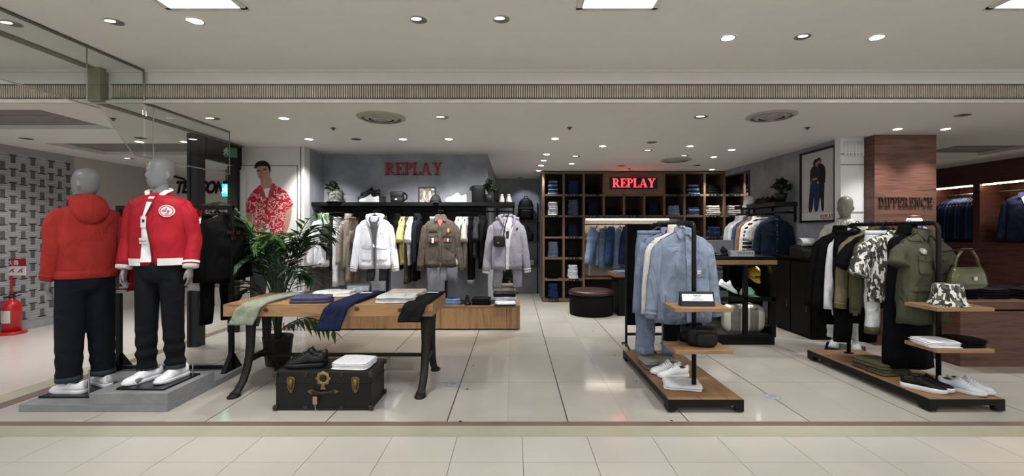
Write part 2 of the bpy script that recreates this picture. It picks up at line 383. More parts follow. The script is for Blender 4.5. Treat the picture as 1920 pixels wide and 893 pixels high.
# post, black header, white poster wall
pp = struct(MB().box(-3.99, 5.46, 0, -3.86, 5.6, CEIL).box(-3.955, 5.445, 0, -3.945, 5.46, CEIL).o('trim_3', M('#24262a', .5, .2)), 'black shutter guide post')
hd = struct(MB().box(-3.93, 5.62, 2.33, -3.86, 6.36, CEIL).box(-4.0, 6.25, 0, -3.865, 6.36, 2.33).o('trim_4', M('#101113', .6)), 'black door header and jamb beside the white panel')
wp = struct(MB().box(-3.863, 6.35, 0, -2.965, 6.5, CEIL).o('wall_poster', m_white), 'white wall panel at the left end of the shop')
struct(MB().box(-3.864, 6.31, 0, -3.79, 6.349, 2.28).o('trim_5', m_white)); struct(MB().box(-3.01, 6.33, 0, -2.965, 6.349, CEIL).o('trim_6', m_white))
# grey shop walls
struct(MB().box(-3.1, 6.99, 0, -.41, 7.1, CEIL).o('wall_back', m_grey), 'grey plaster wall behind the clothes rail')
struct(MB().box(-3.03, 6.35, 0, -2.966, 6.99, CEIL).o('wall_return', m_grey))
struct(MB().box(-.52, 7.1, 0, -.41, 10.2, CEIL).o('wall_passage', m_grey))
struct(MB().box(-.5, 10.2, 0, 2, 10.35, CEIL).o('wall_far', m_grey), 'far grey plaster wall behind the backpack')
struct(MB().box(.56, 9.31, 0, 4.3, 9.4, CEIL).box(.56, 9.4, 0, .66, 10.2, CEIL).o('wall_denim', m_grey))
struct(MB().box(4.2, 5.802, 0, 4.3, 9.31, CEIL).o('wall_right', m_grey), 'grey plaster wall with the framed poster')
struct(MB().box(4.301, 5.802, 0, 4.60, 9.4, CEIL).o('wall_core', m_grey))
# white fluted pilaster
pl = struct(MB().prism([(4.15, 5.80), (4.17, 5.72), (4.60, 5.72), (4.60, 5.80)], 0, CEIL, 'z').o('wall_pilaster', M('#d8d8d8', .6, 0, .02)), 'white pilaster with fluted top')
for k in range(8):
    x = 4.225 + k * .045
    MB().tube([(x, 5.72, CEIL - .24), (x, 5.72, CEIL - .05)], .017, 8).o('flute', M('#dededc', .6, 0, .02), pl, True)
for y in (289, 309, 398):
    z = Q(1600, y, 5.72).z; MB().box(4.172, 5.714, z - .008, 4.602, 5.721, z + .008).o('groove', M('#8f8f90', .7), pl)
# dark wood pillar and neighbouring shop on the right
m_dw = WOOD('#6a483b', '#442c25', (.5, 1, 9), 2.2, .45)
wpil = struct(MB().box(4.602, 5.55, 0, 5.23, 6.4, CEIL - .003).box(4.466, 5.55, 0, 4.602, 5.718, CEIL - .003).o('wall_wood', m_dw), 'dark walnut panelled pillar with shop lettering')
a = Q(1645, 388, 5.55); ww = word_w('DIFFERENCE', .1)
serif_word('DIFFERENCE', a.x + .01, a.z, .115, wpil, M('#35211b', .4), 5.535, 5.55, .1, .66 / (ww * .115))
m_dw2 = WOOD('#5e3b33', '#402723', (1, .5, 9), 2.0, .5)
wr = struct(MB().box(8.17, 4.2, 0, 8.75, 9.5, 1.21).o('wall_right_far', m_dw2), 'dark wood wall with lit suit niches')
struct(MB().box(8.17, 4.2, 2.24, 8.75, 9.5, CEIL).o('wall_right_far_top', m_dw2)); struct(MB().box(8.7, 4.2, 1.21, 8.75, 9.5, 2.24).o('wall_right_far_back', m_dw2))
for y0, y1 in ((4.2, 6.3), (7.86, 7.98), (8.75, 9.5)): struct(MB().box(8.17, y0, 1.21, 8.7, y1, 2.24).o('wall_right_far_divider', m_dw2))
for y0, y1 in ((6.35, 7.84), (8.0, 8.73)): MB().box(8.2, y0, 2.215, 8.23, y1, 2.232).o('light_strip', EMIT('#ffe6c4', 16, 'niche_led'), wr)
struct(MB().box(4.6, 9.5, 0, 8.75, 9.6, CEIL).o('wall_back_right', m_dw2))
# ================================================================ CEILING LIGHTS
housing = M('#8f8d88', .35, .5); m_dark = M('#2b2b2c', .7)
m_on = EMIT('#fffaf2', 14, 'lamp_on'); m_half = M('#7d7b76', .25, .4); m_low = EMIT('#fff6ea', 1.3, 'lamp_low')
def downlight(p, z, label, lit, r=.052, group=None, name='downlight'):
    t = thing(name, label, 'ceiling light', (p[0], p[1], z), 0, group)
    MB().lathe([(r * 1.16, -.0005), (r * 1.16, -.004), (r, -.005), (r * .93, -.003)], 20, cap0=False, cap1=False).o('trim_ring', housing, t, True)
    MB().lathe([(r * .96, -.0035), (r * .96, -.001)], 20).o('reflector', m_on if lit == 2 else m_half, t)
    MB().lathe([(r * .5, -.0045), (r * .42, -.0035)], 14, (-r * .25, -r * .45, -.001), sx=1.5).o('lamp', m_on if lit == 2 else m_low if lit else m_dark, t)
    return t
LIT = [(533, 222), (580, 261), (756, 261), (842, 261), (1041, 260), (1130, 274), (1294, 274), (1338, 294.5), (1372, 281), (1025, 289.5), (1019.5, 301), (1015, 310.5), (1010, 320),
       (1072, 307), (1335, 318), (1683, 242), (1773, 242), (262, 266), (347, 266)]
DIM = [(399, 222), (829, 220), (1314, 219), (1222, 267), (1215, 282), (1080, 293), (1165, 311), (1283, 292), (1307, 310), (668, 261), (1805, 216), (50, 260), (265, 259), (243, 297), (975, 333)]
for k, (x, y) in enumerate(sorted(LIT)):
    p = P(x, y, CEIL); downlight(p, CEIL, f'brightly lit round downlight in shop ceiling, {ORD[k]} from left', 2, .047, 'lit downlights in the shop ceiling')
for k, (x, y) in enumerate(sorted(DIM)):
    p = P(x, y, CEIL); downlight(p, CEIL, f'dim round downlight in shop ceiling, {ORD[k]} from left', 1 if k % 2 else 0, .06, 'dim downlights in the shop ceiling')
COR = [(22, 44, 1), (215, 41, 1), (367, 39, 2), (785, 37, 1), (940, 36, 1), (1365, 71, 2), (1505, 69, 1), (1644, 70, 2)]
for k, (x, y, l) in enumerate(COR):
    p = P(x, y, CEILF); downlight(p, CEILF, f'recessed tilted downlight in corridor ceiling, {ORD[k]} from left', l, .05, 'corridor ceiling downlights')
for k, (x, y) in enumerate([(212, 222), (625, 240), (1068, 239), (1514, 239), (1180, 316)]):
    p = P(x, y, CEIL); t = thing('sprinkler', f'small ceiling sprinkler head, {ORD[k]} from left', 'sprinkler', (p.x, p.y, CEIL), 0, 'ceiling sprinklers')
    MB().lathe([(.03, 0), (.03, -.006), (.012, -.008), (.012, -.02), (.016, -.022), (.016, -.026)], 12).o('head', M('#5c5a57', .4, .6), t)
for k, (x, y, w_) in enumerate([(715, 220, 93), (1446, 217, 100), (1267, 300, 60)]):
    p = P(x, y, CEIL); r = w_ * p.y / F / 2 / math.sqrt(1 + (p.x / p.y) ** 2)
    t = thing('air_vent', ['large round ceiling diffuser above the white hooded jacket rail', 'large round ceiling diffuser near the white pilaster', 'round ceiling diffuser nearest the denim shelves'][k], 'air vent', (p.x, p.y, CEIL), 0, 'round ceiling diffusers')
    for j, (a, c, h) in enumerate([(1, .8, .0), (.72, .52, .006), (.44, .2, .012)]):
        MB().lathe([(r * a, -.001 - h), (r * a, -.008 - h), (r * c, -.026 - h), (r * c, -.018 - h)], 32, cap0=False, cap1=False).o('cone', M('#a39f98', .5), t, True)
    MB().lathe([(r * .8, -.001), (r * .8, -.003)], 32).o('throat', M('#3b3a39', .8), t)
    MB().lathe([(r * .18, -.004), (r * .18, -.03), (.01, -.034)], 20).o('centre_disc', M('#a39f98', .5), t)
# square light panels along the corridor
for x, lb in ((-4.76, 'square lit ceiling panel beyond the left edge'), (-2.045, 'square lit ceiling panel above the red jackets'), (.683, 'square lit ceiling panel above shop centre'), (3.41, 'square lit ceiling panel at the upper right corner')):
    t = thing('light_panel', lb, 'ceiling light', (x, 2.735, CEILF), 0, 'square corridor light panels')
    b = MB()
    for s in (-1, 1): b.box(s * .25 - .02, -.25, -.012, s * .25 + .02, .25, 0); b.box(-.27, s * .25 - .02, -.012, .27, s * .25 + .02, 0)
    b.o('frame', M('#c9c7c3', .5), t)
    MB().box(-.23, -.23, -.006, .23, .23, -.001).o('diffuser', EMIT('#fdfeff', 22, 'panel_glow'), t)
for y in (.2, -2.3):                                  # the same fittings further back over the corridor
    for x in (-4.76, -2.045, .683, 3.41, 6.1): area((x, y, CEILF - .02), .46, .46, 15)
# beams of the lit downlights
for x, y in LIT:
    p = P(x, y, CEIL); wash = (x, y) in ((580, 261), (756, 261), (842, 261), (1041, 260))
    spot((p.x, p.y, CEIL - .03), 95 if wash else 50, (p.x * (1.06 if x < 1000 else 0) - (.55 if x > 1000 else 0), 6.75, 1.25) if wash else None, 75 if wash else 95, .8)
for x, y, l in COR:
    if l == 2:
        p = P(x, y, CEILF); spot((p.x, p.y, CEILF - .03), 60, (p.x * .9, p.y + 1.2, 0), 80)

for x, y in ((-5.6, 4.9), (-5.4, 7.6), (-6.2, 6.0), (-5.0, 5.7)): spot((x, y, CEIL - .03), 40, size=120, blend=.9)     # spots without fittings, added to brighten the neighbouring shop on the left
for x, y in ((6.4, 5.2), (6.8, 7.6)): spot((x, y, CEIL - .03), 30, size=110, blend=.9)
# ================================================================ BUILDERS: CLOTHES, SHOES, BAGS
def spow(c, e): return math.copysign(abs(c) ** e, c)
def rowpatch(rows, S, off=.008, th=.005, nx=6):
    b = MB(); fr, bk = [], []
    for z, xl, xr in rows:
        xs = [xl + (xr - xl) * k / nx for k in range(nx + 1)]
        fr.append([(x, S(x, z) - off, z) for x in xs]); bk.append([(x, S(x, z) - off + th, z) for x in xs])
    return b.loft([f + k[::-1] for f, k in zip(fr, bk)])
class Garment: pass
hang_body = None
m_hang = M('#101012', .4); m_wire = M('#3a3a3c', .3, .8)
def hanger(label, loc, rz, top=-.085, sw=.2, group='clothes hangers'):
    t = thing('clothes_hanger', label, 'hanger', loc, rz, group)
    MB().tube([(-sw * .92, 0, top - .085), (-sw * .5, 0, top - .04), (0, 0, top + .015), (sw * .5, 0, top - .04), (sw * .92, 0, top - .085)], [.008, .011, .013, .011, .008], 8).o('shoulder_bar', m_hang, t, True)
    pts = [(0, 0, top + .02), (0, 0, -.022)] + [(.018 + .018 * math.cos(a), 0, .0 + .018 * math.sin(a) - .004) for a in (R(180), R(135), R(90), R(45), R(0), R(-30))]
    MB().tube(pts, .0028, 6).o('hook', m_wire, t, True)
    return t
def garment(name, label, cat, loc, rz, mat, L=.7, sw=.22, hw=.25, dp=.07, sl=.55, collar='crew', cmat=None, cuff=None, hem=None, spread=.07,
            seed=1, group=None, hang='black', top=-.085, arms=None, wr=.005, sr=(.075, .05), ex=2.5, slope=1.0, neck=.065, sd=1.0):
    g = Garment(); rnd = random.Random(seed)
    t = g.root = thing(name, label, cat, loc, rz, group); g.mat = mat
    prof = [(0, neck, .034), (.018 * slope, neck + .02, .045), (.045 * slope, sw * .6, .056), (.068 * slope, sw * .86, .062), (.1 * slope, sw, .068), (.17, sw * .985, dp), (.3, sw * .97, dp * 1.05), (L * .6, (sw + hw) / 2 * .985, dp * 1.05), (L * .85, hw * .99, dp), (L, hw, dp * .95)]
    prof = sorted((u, w_, max(d, min(d * sd, dp)) if u < .15 else d) for u, w_, d in prof)
    def wd(z):
        u = top - z
        for (a, w1, d1), (b, w2, d2) in zip(prof, prof[1:]):
            if u <= b:
                k = max(0, (u - a) / max(b - a, 1e-6)); return w1 + (w2 - w1) * k, d1 + (d2 - d1) * k
        return prof[-1][1], prof[-1][2]
    p1, p2, p3 = rnd.random() * 6, rnd.random() * 6, rnd.random() * 6
    def wv(x, z):
        k = min(1, max(0, (top - .1 - z) / .2))
        return wr * k * (math.sin(17 * x + 14 * z + p1) + .6 * math.sin(37 * x - 9 * z + p2) + .6 * math.sin(33 * z + 8 * x + p3))
    def S(x, z):
        w_, d = wd(z); q = min(1, abs(x) / w_)
        return -d * (1 - q ** ex) ** (1 / ex) - wv(x, z)
    g.S, g.wd, g.top, g.L = S, wd, top, L
    us = sorted({0, .009, .018, .03, .045, .057, .068, .08, .1, .135, .17, *[.17 + (L - .17) * k / 9 for k in range(1, 10)]}); n = 32
    rings = []
    for u in us:
        z = top - u * (slope if u <= .1 else 1); w_, d = wd(z); rr = []
        for k in range(n):
            a = 2 * math.pi * k / n; x = w_ * spow(math.cos(a), 2 / ex); y = d * spow(math.sin(a), 2 / ex)
            rr.append((x, y + (-wv(x, z) if math.sin(a) < -.05 else wv(x + 1, z) if math.sin(a) > .05 else 0), z + (.006 * math.sin(5 * a + p1) if u == us[-1] else 0)))
        rings.append(rr)
    w_, d = wd(top - L); rings.append([(x * .97, y * .9, z + .004) for x, y, z in rings[-1]]); rings.append([(x * .95, y * .85, z + .05) for x, y, z in rings[-2]])
    MB().loft(rings).o('body', mat, t, True)
    if sl:
        for s in (-1, 1):
            if arms: pts = arms[s]
            else: pts = [(s * (sw - .055), 0, top - .13), (s * (sw - .01), 0, top - .185), (s * (sw + spread * .5), .0, top - .14 - sl * .5), (s * (sw + spread), -.012, top - .14 - sl)]
            P_ = [Vector(p) for p in pts]; fine = []; m_ = 5
            for i in range(len(P_) - 1):
                for k in range(m_): fine.append(P_[i].lerp(P_[i + 1], k / m_))
            fine.append(P_[-1]); sm = [fine[0]] + [(fine[i - 1] + fine[i] * 2 + fine[i + 1]) / 4 for i in range(1, len(fine) - 1)] + [fine[-1]]
            N = len(sm); rs = []
            for i in range(N):
                k = i / (N - 1); r = sr[0] + (sr[1] - sr[0]) * k; r *= 1 + .028 * math.sin(i * 1.3 + p2 + s) * min(1, i / 4)
                r *= ((1.0, 1.02, 1.02, 1, 1) if arms else (.55, .72, .84, .92, .97))[i] if i < 5 else 1
                rs.append((r * (.5 + .12 * k if not arms else .95), r))
            so = MB().tube(sm, rs, 14, up=(0, 1, 0)).o('sleeve', mat, t, True)
            if cuff:
                dr = (sm[-1] - sm[-2]).normalized(); r = rs[-1]
                MB().tube([sm[-1] - dr * .035, sm[-1] - dr * .03, sm[-1] + dr * .025, sm[-1] + dr * .03], [(r[0] * .9, r[1] * .9), (r[0] * 1.03, r[1] * 1.03), (r[0] * .93, r[1] * .93), (r[0] * .7, r[1] * .7)], 14, up=(0, 1, 0)).o('cuff', cuff, t, True)
    cm = cmat or mat
    if hem:
        b = MB(); rr = []
        for u, k in ((L - .06, 1.01), (L - .055, 1.03), (L + .0, 1.02), (L + .008, .98)):
            w_, d = wd(top - min(u, L)); rr.append([(w_ * k * spow(math.cos(2 * math.pi * j / n), 2 / ex), (d * k + .008) * spow(math.sin(2 * math.pi * j / n), 2 / ex), top - u) for j in range(n)])
        b.loft(rr).o('hem_band', hem, t, True)
    if collar == 'crew':
        MB().loft([[(neck * k * math.cos(a), .045 * k * math.sin(a), top + dz) for a in (2 * math.pi * j / 20 for j in range(20))] for k, dz in ((1.25, -.018), (1.12, .004), (1.0, .008), (.85, -.012))], False, True).o('collar', cm, t, True)
    elif collar == 'shirt':
        MB().loft([[(neck * k * math.cos(a), .05 * k * math.sin(a), top + dz + (.012 * math.sin(a))) for a in (2 * math.pi * j / 20 for j in range(20))] for k, dz in ((1.3, -.02), (1.2, .022), (1.08, .028), (.95, -.01))], False, False).o('collar', cm, t, True)
        for s in (-1, 1):
            rowpatch([(top + .012, min(s * .02, s * .078), max(s * .02, s * .078)), (top - .02, min(s * .012, s * .085), max(s * .012, s * .085)), (top - .05, min(s * .03, s * .082), max(s * .03, s * .082)), (top - .078, min(s * .062, s * .07), max(s * .062, s * .07))], S, .014, .008).o('collar_flap', cm, t, True)
    elif collar == 'stand':
        MB().loft([[(neck * k * math.cos(a), .052 * k * math.sin(a), top + dz) for a in (2 * math.pi * j / 20 for j in range(20))] for k, dz in ((1.35, -.025), (1.2, .02), (1.15, .055), (1.0, .058), (.95, 0))], False, True).o('collar', cm, t, True)
    elif collar == 'hood':
        pts = [(.05, -.085, top - .15), (.082, -.072, top - .08), (.105, -.04, top - .025), (.11, .01, top + .004), (.08, .05, top + .012), (0, .066, top + .016), (-.08, .05, top + .012), (-.11, .01, top + .004), (-.105, -.04, top - .025), (-.082, -.072, top - .08), (-.05, -.085, top - .15)]
        MB().tube(pts, [.006, .014, .02, .024, .028, .034, .028, .024, .02, .014, .006], 12).o('hood', cm, t, True)
    if hang: hanger(f'{hang} hanger holding the {" ".join(label.split()[:12])}', loc, rz, top, sw)
    return g
def part(g, rows, mat, name, off=.008, th=.006, nx=6): return rowpatch(rows, g.S, off, th, nx).o(name, mat, g.root, False)
def pocket(g, x0, x1, z0, z1, flap=True, mat=None, name='pocket'):
    mt = mat or g.mat; o = part(g, [(z1, x0, x1), ((z0 + z1) / 2, x0, x1), (z0 + .012, x0, x1), (z0, x0 + .01, x1 - .01)], mt, name, .011, .008)
    if flap: rowpatch([(z1 + .015, x0 - .004, x1 + .004), (z1 - .02, x0 - .004, x1 + .004), (z1 - .034, x0 + .03, x1 - .03)], g.S, .017, .008).o('flap', mt, o)
    return o
def buttons(g, x, zs, mat, r=.007):
    for z in zs:
        y = g.S(x, z); MB().tube([(x, y - .014, z), (x, y - .019, z)], r, 10, up=(0, 0, 1)).o('button', mat, g.root)
def trousers(name, label, loc, rz, mat, L=.95, w0=.19, leg=.1, spread=.05, dp=.05, group=None, cuff=None, seed=2, hang='black', gap=.0):
    t = thing(name, label, 'trousers', loc, rz, group); top = -.085; rnd = random.Random(seed)
    def ring(cx, w_, d, z, n=20): return [(cx + w_ * spow(math.cos(2 * math.pi * j / n), .8), d * spow(math.sin(2 * math.pi * j / n), .8), z) for j in range(n)]
    MB().loft([ring(0, w0, dp * .7, top), ring(0, w0 * 1.02, dp * .8, top - .04), ring(0, w0 * 1.1, dp, top - .16), ring(0, w0 * 1.12, dp, top - .26), ring(0, w0 * 1.0, dp * .8, top - .3)]).o('seat', mat, t, True)
    MB().loft([ring(0, w0 * 1.01, dp * .76, top + .004), ring(0, w0 * 1.03, dp * .84, top - .036)]).o('waistband', mat, t, True)
    for s in (-1, 1):
        rs = []
        for k in range(10):
            q = k / 9; z = top - .2 - (L - .2) * q
            rs.append(ring(s * (w0 * .55 + spread * q) + .006 * math.sin(k * 1.7 + seed), leg * (1 - .25 * q) * (1 + .03 * math.sin(k * 2.3 + seed)), dp * (1 - .1 * q), z))
        o = MB().loft(rs).o('leg', mat, t, True)
        if cuff: q = 1; MB().loft([ring(s * (w0 * .55 + spread), leg * .8, dp * 1.02, top - L + .06), ring(s * (w0 * .55 + spread), leg * .82, dp * 1.06, top - L - .006)]).o('turn_up', cuff, o, True)
    if hang: hanger(f'{hang} clip hanger holding the {label}' if len(label.split()) < 12 else f'{hang} clip hanger holding {" ".join(label.split()[:11])}', loc, rz, top + .02, .17)
    return t
# ---- folded goods
def fold_mesh(w_, d, h, mat, seed=0, layers=2, jit=.004, n=6, round_=.25):
    rnd = random.Random(seed); out = []
    per = [(-1 + 2 * k / n, -1) for k in range(n)] + [(1, -1 + 2 * k / n) for k in range(n)] + [(1 - 2 * k / n, 1) for k in range(n)] + [(-1, 1 - 2 * k / n) for k in range(n)]
    def rd(x, y):
        m_ = max(abs(x), abs(y)); c = min(abs(x), abs(y)); k = 1 - .045 * (c / m_) ** 8; return x * k, y * k
    ph = [rnd.random() * 6 for _ in range(4)]
    rings = []; zs = []
    for l in range(layers):
        z0, z1 = h * l / layers, h * (l + 1) / layers; q = (z1 - z0)
        ins = [rnd.uniform(-1, 1) * jit for _ in range(2)]
        for f_, i_ in ((.0, .014), (.2, .004), (.5, 0), (.8, .004), (1, .014)):
            if l and f_ == 0: continue
            zs.append((z0 + q * f_, i_ + (jit if l % 2 else 0), ins))
    for z, i_, ins in zs:
        rr = []
        for x, y in per:
            x, y = rd(x, y); wob = jit * math.sin(3 * x + 2 * y + ph[0]) + jit * .6 * math.sin(5 * y - 4 * x + ph[1])
            rr.append((x * (w_ / 2 - i_) + ins[0] + wob, y * (d / 2 - i_) + ins[1] + wob * .7, z + (z / h) * .10 * h * math.sin(3 * x + ph[2]) * math.cos(2 * y + ph[3])))
        rings.append(rr)
    top = rings[-1]; c = [sum(p[k] for p in top) / len(top) for k in range(3)]
    rings.append([(c[0] + (p[0] - c[0]) * .55, c[1] + (p[1] - c[1]) * .55, p[2] + .08 * h * math.sin(9 * p[0] / w_ + ph[1])) for p in top])
    me = MB().loft(rings).mesh('folded', True); me.materials.append(mat); return me
FM = {}
def stack(x, y, z, n, w_, d, h, mat, label, group, rz=0, cat='jeans', name='folded_jeans', seed=0, shrink=.02, mats=None, taper=0):
    key = (w_, d, h, mat.name, seed)
    rnd = random.Random(seed * 31 + int(x * 100))
    out = []
    for k in range(n):
        mt = mats[k % len(mats)] if mats else mat
        kk = (w_, d, h, mt.name, (k + seed) % 3)
        if kk not in FM: FM[kk] = fold_mesh(w_, d, h, mt, (k + seed) % 3 + int(w_ * 100))
        s = 1 - taper * k / max(1, n - 1)
        o = inst(FM[kk], name, None, (x + rnd.uniform(-1, 1) * .005, y + rnd.uniform(-1, 1) * .006, z + k * h * 1.005), (0, 0, rz + rnd.uniform(-1, 1) * .03), (s, 1, 1))
        lb = label if n == 1 else label.replace('@', ('bottom' if k == 0 else 'top' if k == n - 1 else ORD[k] + ' from bottom'))
        out.append(tag(o, lb, cat, group))
    return out
def drape(label, x, w_, path, th, mat, seed=0, skew=0.0, name='folded_trousers', cat='trousers', group=None, w1=None):   # legs laid over the table edge; path of (y,z)
    t = thing(name, label, cat, (x, path[0][0], path[0][1]), 0, group)
    pts = [Vector((0, a, c)) for a, c in path]; fine = []
    for i in range(len(pts) - 1):
        for k in range(6): fine.append(pts[i].lerp(pts[i + 1], k / 6))
    fine.append(pts[-1])
    for _ in range(3): fine = [fine[0]] + [(fine[i - 1] + fine[i] * 2 + fine[i + 1]) / 4 for i in range(1, len(fine) - 1)] + [fine[-1]]
    N = len(fine); n = 8
    for lay in range(2):
        rings = []
        for i, p in enumerate(fine):
            d = (fine[min(i + 1, N - 1)] - fine[max(i - 1, 0)]).normalized(); nr = Vector((0, d.z, -d.y)); nr = -nr if nr.z < -.2 or (abs(nr.z) <= .2 and nr.y > 0) else nr
            ww = w_ + ((w1 or w_) - w_) * i / (N - 1); cx = skew * i / (N - 1) + .004 * math.sin(i * .9 + seed) + lay * .008
            o0, o1 = (0.001, th * .5) if lay == 0 else (th * .5, th)
            top_ = [(cx - ww / 2 + ww * k / n, *(p + nr * (o1 + .003 * math.sin(k * 1.3 + i * .5 + seed))).yz) for k in range(n + 1)]
            bot = [(cx - ww / 2 + ww * k / n, *(p + nr * o0).yz) for k in range(n, -1, -1)]
            rings.append([(q[0], q[1] - path[0][0], q[2] - path[0][1]) for q in top_ + bot])
        MB().loft(rings).o('leg', mat, t, True, bev=0)
    # turned hem
    return t
# ---- shoes (toe towards -Y)
SH_W = [(0, .006), (.03, .026), (.1, .04), (.22, .0475), (.35, .047), (.5, .041), (.7, .036), (.88, .036), (.97, .026), (1, .008)]
SH_H = [(0, .03), (.06, .05), (.16, .058), (.28, .066), (.4, .085), (.52, .108), (.6, .113), (.7, .088), (.8, .082), (.9, .093), (.96, .1), (1, .085)]
def shoe(label, loc, rz, up, sole, lace, L=.29, group='shoes', tall=1.0, thick=.026, name='sneaker', chunky=0, heel=None, parent=None, line=None):
    t = thing(name, label, 'shoe', loc, rz, group) if parent is None else parent
    h0 = thick; N = 26; rings = []
    for i in range(N):
        k = i / (N - 1); y = -L / 2 + L * k; w_ = lerp(SH_W, k) * L / .29; hh = h0 + (lerp(SH_H, k) - .026) * tall * L / .29
        open_ = .6 < k < .93; e = .5 if not open_ else .35
        arcp = [(w_ * spow(math.cos(a), .8 if k < .4 else .9), y, h0 - .004 + (hh - h0 + .004) * abs(math.sin(a)) ** (.75 if not open_ else .55)) for a in (math.pi * j / 12 for j in range(13))]
        rings.append(arcp)
    u = MB().loft(rings).o('upper', up, t, True)
    b = MB(); o1, o2 = [], []
    ks = [0, .03, .08, .15, .25, .35, .5, .65, .8, .9, .96, 1]
    for k in ks: o1.append((lerp(SH_W, k) * 1.06 * L / .29 + .003 + chunky * .006, -L / 2 - .004 + (L + .008) * k))
    outl = o1 + [(-x, y) for x, y in o1[::-1]]
    sp = (lambda y: .010 * max(0, -y / (L / 2) - .6) * 2)
    b.loft([[(x * .95, y * .98, .0 + sp(y)) for x, y in outl], [(x * (1 + .03 * chunky), y, .006 + sp(y)) for x, y in outl], [(x, y, h0 * .9 + (.012 * chunky if y > 0 else 0)) for x, y in outl], [(x * .94, y * .985, h0 + .003 + (.012 * chunky if y > 0 else 0)) for x, y in outl]])
    b.o('sole', sole, t, True)
    MB().lathe([(1, 0), (.95, .003)], 16, sx=.026 * L / .29, sy=.05 * L / .29).o('opening_patch', M('#2a2a2c', .9) if up != sole else M('#9a9a9c', .9), t, loc=(0, L * .27, h0 + .058 * tall * L / .29), rot=(R(4), 0, 0))  # flat patch, mostly dark, imitating the shade inside the foot opening
    MB().tube([(0, L * .0, h0 + .07 * tall), (0, L * .06, h0 + .087 * tall), (0, L * .1, h0 + .096 * tall)], [(.005, .022), (.006, .024), (.005, .018)], 10, up=(0, -.5, 1)).o('tongue', up, t, True)
    for q in range(5):
        k = .3 + q * .055; y = -L / 2 + L * k; z = h0 + (lerp(SH_H, k) - .024) * tall * L / .29
        MB().tube([(-.026, y, z - .014), (0, y - .004, z + .0005), (.026, y, z - .014)], .0035, 6).o('lace', lace, t, True)
    if heel: MB().box(-.014, L / 2 - .004, h0 + .03, .014, L / 2 + .004, h0 + .075 * tall).o('heel_tab', heel, t, bev=.003)
    return t
# ---- headwear and bags
def bucket_hat(label, loc, rz, mat, s=1.0, group=None, squash=1.2, br=.135):
    t = thing('bucket_hat', label, 'hat', loc, rz, group)
    MB().lathe([(.105 * s, .045 * s), (.1 * s, .075 * s), (.088 * s, .125 * s * squash), (.08 * s, .134 * s * squash), (.04 * s, .137 * s * squash), (.002, .136 * s * squash)], 28, sy=1.15, cap0=False).o('crown', mat, t, True)
    br_ = MB(); n = 28
    br_.loft([[(r * s * math.cos(a), r * 1.12 * s * math.sin(a), (z + dz * math.sin(3 * a)) * s) for a in (2 * math.pi * j / n for j in range(n))] for r, z, dz in ((.1, .048, 0), ((.1 + br) / 2, .03, .002), (br, .004, .003), (br - .003, .001, .003), ((.1 + br) / 2 - .004, .024, .002), (.1, .042, 0))], False, False)
    br_.o('brim', mat, t, True)
    return t
def cap(label, loc, rot, mat, s=1.0, name='baseball_cap', txt=None, group=None, peak=None):
    t = thing(name, label, 'cap', loc, 0, group); t.rotation_euler = rot
    n = 24
    MB().loft([[(.085 * s * math.cos(a) * math.cos(e), .1 * s * math.sin(a) * math.cos(e), .12 * s * math.sin(e)) for a in (2 * math.pi * j / n for j in range(n))] for e in (0, R(18), R(36), R(52), R(68), R(80), R(89))], True, True).o('crown', mat, t, True)
    rows = []
    for k in range(6):
        q = k / 5; rows.append([((.078 - .02 * q * q) * s * math.sin(u) * 1.0, (-.093 * math.cos(u) - .075 * q * math.cos(u * .9)) * s, (.012 - .02 * q - .018 * math.sin(u) ** 2) * s) for u in (R(-80) + R(160) * j / 10 for j in range(11))])
    b = MB(); b.loft([r + [(x, y, z - .005) for x, y, z in r[::-1]] for r in rows]); b.o('peak', peak or mat, t, True)
    MB().lathe([(.008 * s, 0), (.006 * s, .006), (.001, .008)], 10, (0, 0, .118 * s)).o('top_button', mat, t, True)
    if txt: text(txt, .021 * s, M('#1c1c1c', .7), t, (0, -.098 * s, .036 * s), (R(74), 0, 0), .006)
    return t
def bag_body(w_, d, h, bulge=.1, n=20, ex=3.5):
    rings = []
    for k in range(9):
        q = k / 8; f_ = 1 - bulge * abs(2 * q - 1) ** 3
        e = (.86 if k in (0, 8) else 1)
        rings.append([(w_ / 2 * f_ * e * spow(math.cos(a), 2 / ex), d / 2 * f_ * e * spow(math.sin(a), 2 / ex), h * q) for a in (2 * math.pi * j / n for j in range(n))])
    return MB().loft(rings)
def small_plant(label, loc, potm, leafm, pot=(.06, .075, .14), crown=(.12, .12), n=60, seed=1, leaf=.05, name='potted_plant'):
    t = thing(name, label, 'plant', loc); rnd = random.Random(seed)
    MB().lathe([(pot[0] * .8, 0), (pot[0], pot[2] * .5), (pot[1], pot[2]), (pot[1] * .9, pot[2]), (pot[1] * .85, pot[2] * .9)], 20).o('pot', potm, t, True)
    b = MB()
    for _ in range(n):
        a, e = rnd.uniform(0, 6.28), rnd.uniform(-.2, 1.4); r = rnd.uniform(.4, 1)
        c = Vector((crown[0] * r * math.cos(a) * math.cos(e), crown[0] * r * math.sin(a) * math.cos(e), pot[2] + .03 + crown[1] * (.35 + r * math.sin(e))))
        m_ = Euler((rnd.uniform(-.9, .9), rnd.uniform(-.9, .9), rnd.uniform(0, 6.28))).to_matrix(); l = leaf * rnd.uniform(.7, 1.2)
        b.add([c + m_ @ Vector(v) for v in ((0, -l, 0), (l * .45, -l * .2, .008), (l * .3, l * .5, .004), (0, l, -.012), (-l * .3, l * .5, .004), (-l * .45, -l * .2, .008), (0, 0, -.006))], [(0, 1, 6), (1, 2, 6), (2, 3, 6), (3, 4, 6), (4, 5, 6), (5, 0, 6)])
        b.tube([Vector((0, 0, pot[2] * .9)), (c + Vector((0, 0, pot[2]))) * .5, c], .002, 4)
    b.o('foliage', leafm, t)['kind'] = 'stuff'
    return t
